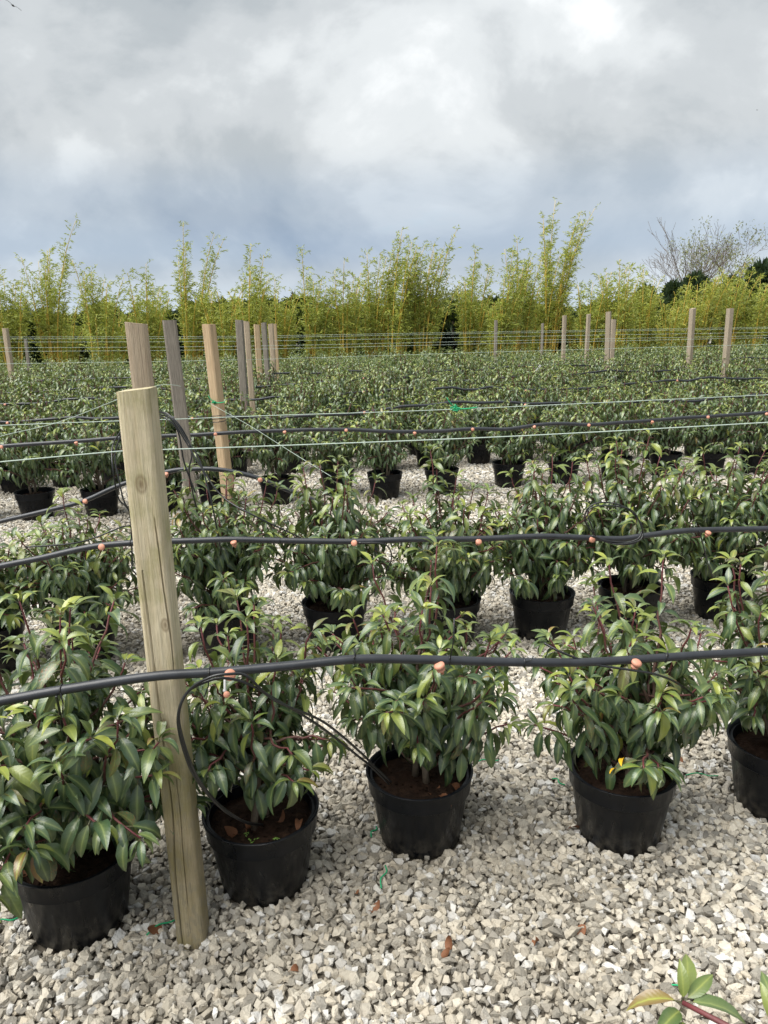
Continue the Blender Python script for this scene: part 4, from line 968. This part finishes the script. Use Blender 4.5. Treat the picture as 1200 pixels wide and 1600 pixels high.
for i, x in enumerate(np.arange(-15.5, 19, 1.0)):
    evergreen(x + rng.normal(0, .12), 24.6 + .05 * x + rng.normal(0, .2), rng.uniform(1.7, 2.2), rng.uniform(1.5, 1.8), 'dark evergreen in the clipped hedge behind the bamboo', 'hedge evergreens')
evergreen(2.15, 23.3, 1.75, 1.3, 'dark round evergreen standing between the bamboo clumps', None, 0)

def branch_tree(rng, H, spread=0.5, depth=5, thick=0.13, twig=0.006):
    b = Bag(); tips = []
    def grow(p, d, ln, r, lev):
        n = 4; pts = [p]; q = p.copy(); dd = d.copy()
        for i in range(n):
            dd = unit(dd + rng.normal(0, .09, 3) + np.array([0, 0, .04])); q = q + dd * ln / n; pts.append(q.copy())
        v, f = tube(np.array(pts), np.linspace(r, max(twig, r * .6), n + 1), 6 if lev < 2 else 4 if lev < 4 else 3, lev == 0); b.add(v, f)
        if lev >= depth: tips.append((q, dd)); return
        for k in range(3 if lev < 4 else 2):
            a = rng.uniform(0, 6.28); s = spread * rng.uniform(.6, 1.3); e = unit(np.cross(dd, rng.normal(size=3)))
            st = pts[-1] if k == 0 else pts[rng.integers(2, n + 1)]
            grow(st, unit(dd + e * (s * .4 if k == 0 else s)), ln * rng.uniform(.62, .85), max(twig, r * (.62 if k == 0 else .45)), lev + 1)
    grow(np.array([0, 0, -.1]), np.array([0, 0, 1.0]), 0.25, 0.013, 0)
    v = np.concatenate(b.v); s = H / v[:, 2].max(); b.v = [x * s for x in b.v]
    return b, [(q * s, d) for q, d in tips]
rng = np.random.default_rng(61)
labs = {'bare': ['tall bare grey tree behind the low bamboo', 'bare grey tree with a slim upright trunk beside the olive-leaved tree', 'low bare branching tree at the edge of the far trees']}
nb = 0; nd = 0
for k, x, y, z in TREES:
    if k == 'dark':
        nd += 1; far_left = x < 0
        evergreen(x, y, z - .75 - .3 * (nd % 2), 1.3 if not far_left else 1.8, 'dark evergreen tree beyond the hedge, under the bare trees' if not far_left else 'dark broad evergreen peeping over the hedge', 'evergreens beyond the hedge', nd % 2); continue
    if k == 'round':
        t = tag(empty('far_tree', (x, y, 0)), 'small hazy round-topped tree in a gap of the bamboo', 'tree')
        bb = Bag(); n = 2200; d = rng.normal(size=(n, 3)); d /= np.linalg.norm(d, axis=1)[:, None]; p = d * (rng.uniform(.6, 1, (n, 1))) * np.array([1.9, 1.6, 1.5]) + np.array([0, 0, z - 1.5])
        leaf_quads(p, d + rng.normal(0, .5, (n, 3)), rng.uniform(.2, .35, n), rng.uniform(.1, .16, n), rng, bb, np.zeros(n))
        me = bb.build('crown'); me.materials.append(M['olive_leaf']); obj('crown', me, None, t)
        v, f = tube(np.array([[0, 0, -.1], [0, 0, 1.5], [0, 0, 2.8]]), np.array([.14, .1, .05]), 6); obj('trunk', mesh('trunk', v, f, smooth=True), M['bark'], t); continue
    b, tips = branch_tree(rng, z, 0.7 if k == 'olive' else 0.6, 6 if k == 'bare' else 5, twig=0.0009)
    t = tag(empty('bare_tree' if k == 'bare' else 'olive_leaved_tree', (x, y, 0), rng.uniform(0, 6)), labs['bare'][nb] if k == 'bare' else 'rounded tree with thin olive-green leaves among the bare trees', 'tree', 'trees beyond the hedge')
    me = b.build('branches', True); obj('trunk', me, M['bark'], t)
    if k == 'bare': nb += 1
    else:
        bb = Bag(); T = np.array([q for q, d in tips]); T = np.repeat(T, 14, 0) + rng.normal(0, .16, (len(T) * 14, 3))
        leaf_quads(T, rng.normal(size=T.shape), rng.uniform(.1, .18, len(T)), rng.uniform(.04, .07, len(T)), rng, bb, rng.random(len(T)) * .6)
        me = bb.build('crown'); me.materials.append(M['olive_leaf']); obj('crown', me, None, t)

# ------------------------------------------------------------------ small things
def sprig_shrub():
    rg = np.random.default_rng(9); loc = (0.53, 0.50); off = np.array([0, 0, SOIL_Z])
    leaves, stems = shrub_plan(rg, Rc=0.17, Hc=0.40, n_up=5, n_side=8, L0=0.08)
    cen = np.array([loc[0], loc[1], 0]) + off
    tip = np.array(NEAR[0]) + np.array([-0.008, 0.0, -0.034]) - cen
    path = spline([np.array([0, 0, .15]), np.array([-.03, .04, .3]), tip * 0.6 + np.array([-.01, .02, .2]), tip], 10)
    stems.append((path, np.linspace(.006, .0028, 10), np.linspace(.3, 1, 10)))
    t2 = tip + np.array([.10, -.02, -.02]); p2 = spline([path[5], (path[5] + t2) / 2 + [0, 0, .01], t2], 8); stems.append((p2, np.linspace(.004, .0024, 8), np.linspace(.6, 1, 8)))
    def add(q, d, L, age, shape, up=(0, 0, 1)):
        d = unit(np.array(d, float)); n = unit(np.array(up, float) - d * (np.array(up, float) @ d)); leaves.append((np.array(q), d, n, L * .8, age, shape))
    add(tip, (-.95, .1, .15), .075, .7, 0); add(tip, (.05, .25, 1.0), .05, .5, 2, (0, -1, .3)); add(tip, (.75, .3, .4), .06, .3, 2, (-.2, -.7, .8))
    add(tip, (.9, -.2, .15), .085, .12, 0); add(tip - [0, 0, .02], (-.2, -.8, .1), .07, .35, 4); add(tip - [0, 0, .03], (.5, -.9, -.1), .08, .0, 1)
    add(t2, (.9, .2, .35), .085, .85, 0, (-.1, -.5, 1)); add(t2, (.1, .6, .5), .07, .1, 2, (0, -.7, .8)); add(t2, (.5, -.8, .2), .08, .3, 1); add(t2, (-.7, -.4, .3), .06, .2, 4)
    add(tip, (.3, .5, .3), .07, .3, 2, (0, -.8, .6)); add(tip - [0, 0, .01], (-.5, -.5, .3), .07, .5, 2, (0, -.3, 1)); add(t2, (-.2, .3, .9), .055, .4, 2, (0, -1, .2)); add(t2, (.6, .5, .1), .08, .2, 2, (0, -.6, .8))
    t = potted(loc, 0.0, SOIL_ME[0], stem_mesh(stems, off, 6), 'reddish-stemmed laurel sprig in the bare gravel alley, apart from the rows', G1)
    for lf in leaves:
        k = 0 if lf[4] < 0.06 else 1 if lf[4] < 0.28 else 2 if lf[4] < 0.65 else 3
        o = bpy.data.objects.new('leaf', LEAF_MESH[lf[5]][k]); link(o, t); o.matrix_local = leaf_matrix(lf, off)
sprig_shrub()

# fallen leaves and twine scraps on the gravel and on the soil
rng = np.random.default_rng(15)
DEAD = []
for w, b_, fo, tw in ((.5, 1.6, .5, .5), (.46, 2.3, .7, -.4), (.6, .9, .2, .8)):
    g = leaf_geo(w, b_, fo, tw); me = mesh('fallen_leaf', g[0], g[1], g[2], None, True); me.materials.append(M['dead_leaf']); DEAD.append(me)
def fallen(x, y, z, s, label, group):
    o = obj('fallen_leaf', DEAD[rng.integers(3)]); o.location = (x, y, z + .004); o.rotation_euler = (rng.normal(0, .3), rng.normal(0, .3) + (3.14 if rng.random() < .5 else 0), rng.uniform(0, 6.28)); o.scale = (s, s, s); return tag(o, label, 'leaf', group)
for (x, y) in FALLEN: fallen(x, y, 0.019, rng.uniform(.032, .05), 'dry brown leaf lying on the pale gravel', 'fallen leaves on the gravel')
for i, (bx, by) in enumerate(ROW1):
    for k in range((1, 4, 3, 1, 1)[i]):
        a = rng.uniform(-2.9, -0.2); r = rng.uniform(.05, .12)
        fallen(bx + r * math.cos(a), by + r * math.sin(a), SOIL_Z + 0.008, rng.uniform(.035, .055), 'dry brown leaf lying on the dark soil of a front-row pot', 'fallen leaves on the soil')
for i, (x, y, a, L) in enumerate(SCRAPS):
    p = spline(np.array([[-L / 2, 0, 0], [-L / 6, .006, .006], [L / 6, -.005, .004], [L / 2, .004, 0]]), 12); v, f = tube(p, .0022, 5)
    o = obj('twine_scrap', mesh('twine_scrap', v, f, smooth=True), M['green_twine'], None, (x, y, .021)); o.rotation_euler = (0, 0, a); tag(o, 'short scrap of green twine lying on the gravel', 'twine', 'green twine scraps')
# seedlings in the pot with the looped tubes
for i, (dx, dy) in enumerate(((-.03, -.07), (.05, -.095), (-.01, -.10))):
    b = Bag(); rg = np.random.default_rng(i)
    for k in range(7):
        a = rg.uniform(0, 6.28); g = LEAF_COARSE[2]; d = unit(np.array([math.cos(a), math.sin(a), .5])); n = unit(np.array([0, 0, 1]) - d * d[2]); x = np.cross(d, n)
        b.add(g[0] @ np.array([x, d, n]) * .009 + np.array([rg.normal(0, .006), rg.normal(0, .006), .003]), g[1], g[2])
    o = obj('seedling', b.build('seedling'), M['weed'], None, (ROW1[1][0] + dx, ROW1[1][1] + dy, SOIL_Z + 0.006)); tag(o, 'tiny green seedlings in the soil of the pot with looped tubes', 'seedling', 'seedlings in the soil')
# a white label stuck in the far block
bm = bmesh.new(); bmesh.ops.create_cube(bm, size=1); bmesh.ops.bevel(bm, geom=bm.edges[:], offset=.05, segments=2, affect='EDGES')
me = bpy.data.meshes.new('plant_label'); bm.to_mesh(me); bm.free()
for v in me.vertices:
    if v.co.z < 0: v.co.x *= 0.35
o = obj('plant_label', me, M['tag'], None, LABEL_AT); o.scale = (.03, .003, .10); o.rotation_euler = (0.2, .7, .2); tag(o, 'small white plastic plant label among the laurels of the block', 'label')

# birds
def bird(loc, span, rot, label):
    b = Bag(); p = np.array([[0, -.22, 0], [0, -.12, .01], [0, .05, .015], [0, .17, .02], [0, .22, .02]]) * span; v, f = tube(p, np.array([.008, .035, .05, .032, .006]) * span, 8); b.add(v, f)
    t = tag(empty('bird', loc), label, 'bird', 'birds in the sky'); t.rotation_euler = rot
    obj('body', b.build('body', True), M['bird'], t)
    for s in (-1, 1):
        st = [(0.02, .10, -.06, .02), (.18, .13, -.05, .06), (.34, .10, -.06, .06), (.5, -.02, -.05, .03)]
        v = []; 
        for (x, y0, y1, z) in st:
            for (yy, zz) in ((y0, z), ((y0 + y1) / 2, z + .012), (y1, z), ((y0 + y1) / 2, z - .006)): v.append((s * x * span, yy * span, zz * span))
        f = []
        for i in range(3):
            for j in range(4): k = (j + 1) % 4; f.append((i * 4 + j, i * 4 + k, i * 4 + 4 + k, i * 4 + 4 + j))
        f += [(0, 1, 2, 3), (15, 14, 13, 12)]
        obj('wing', mesh('wing', v, f), M['bird'], t)
    v = np.array([(-.02, -.2, 0), (.02, -.2, 0), (.06, -.36, 0), (-.06, -.36, 0), (0, -.28, .01)]) * span
    obj('tail', mesh('tail', v, [(0, 1, 4), (1, 2, 4), (2, 3, 4), (3, 0, 4), (3, 2, 1, 0)]), M['bird'], t)
bird(BIRDS[0], 0.95, (R(8), R(33), R(10)), 'dark bird gliding high, wings spread and tilted')
bird(BIRDS[1], 0.30, (R(5), R(-15), R(70)), 'tiny distant bird in front of the grey clouds')
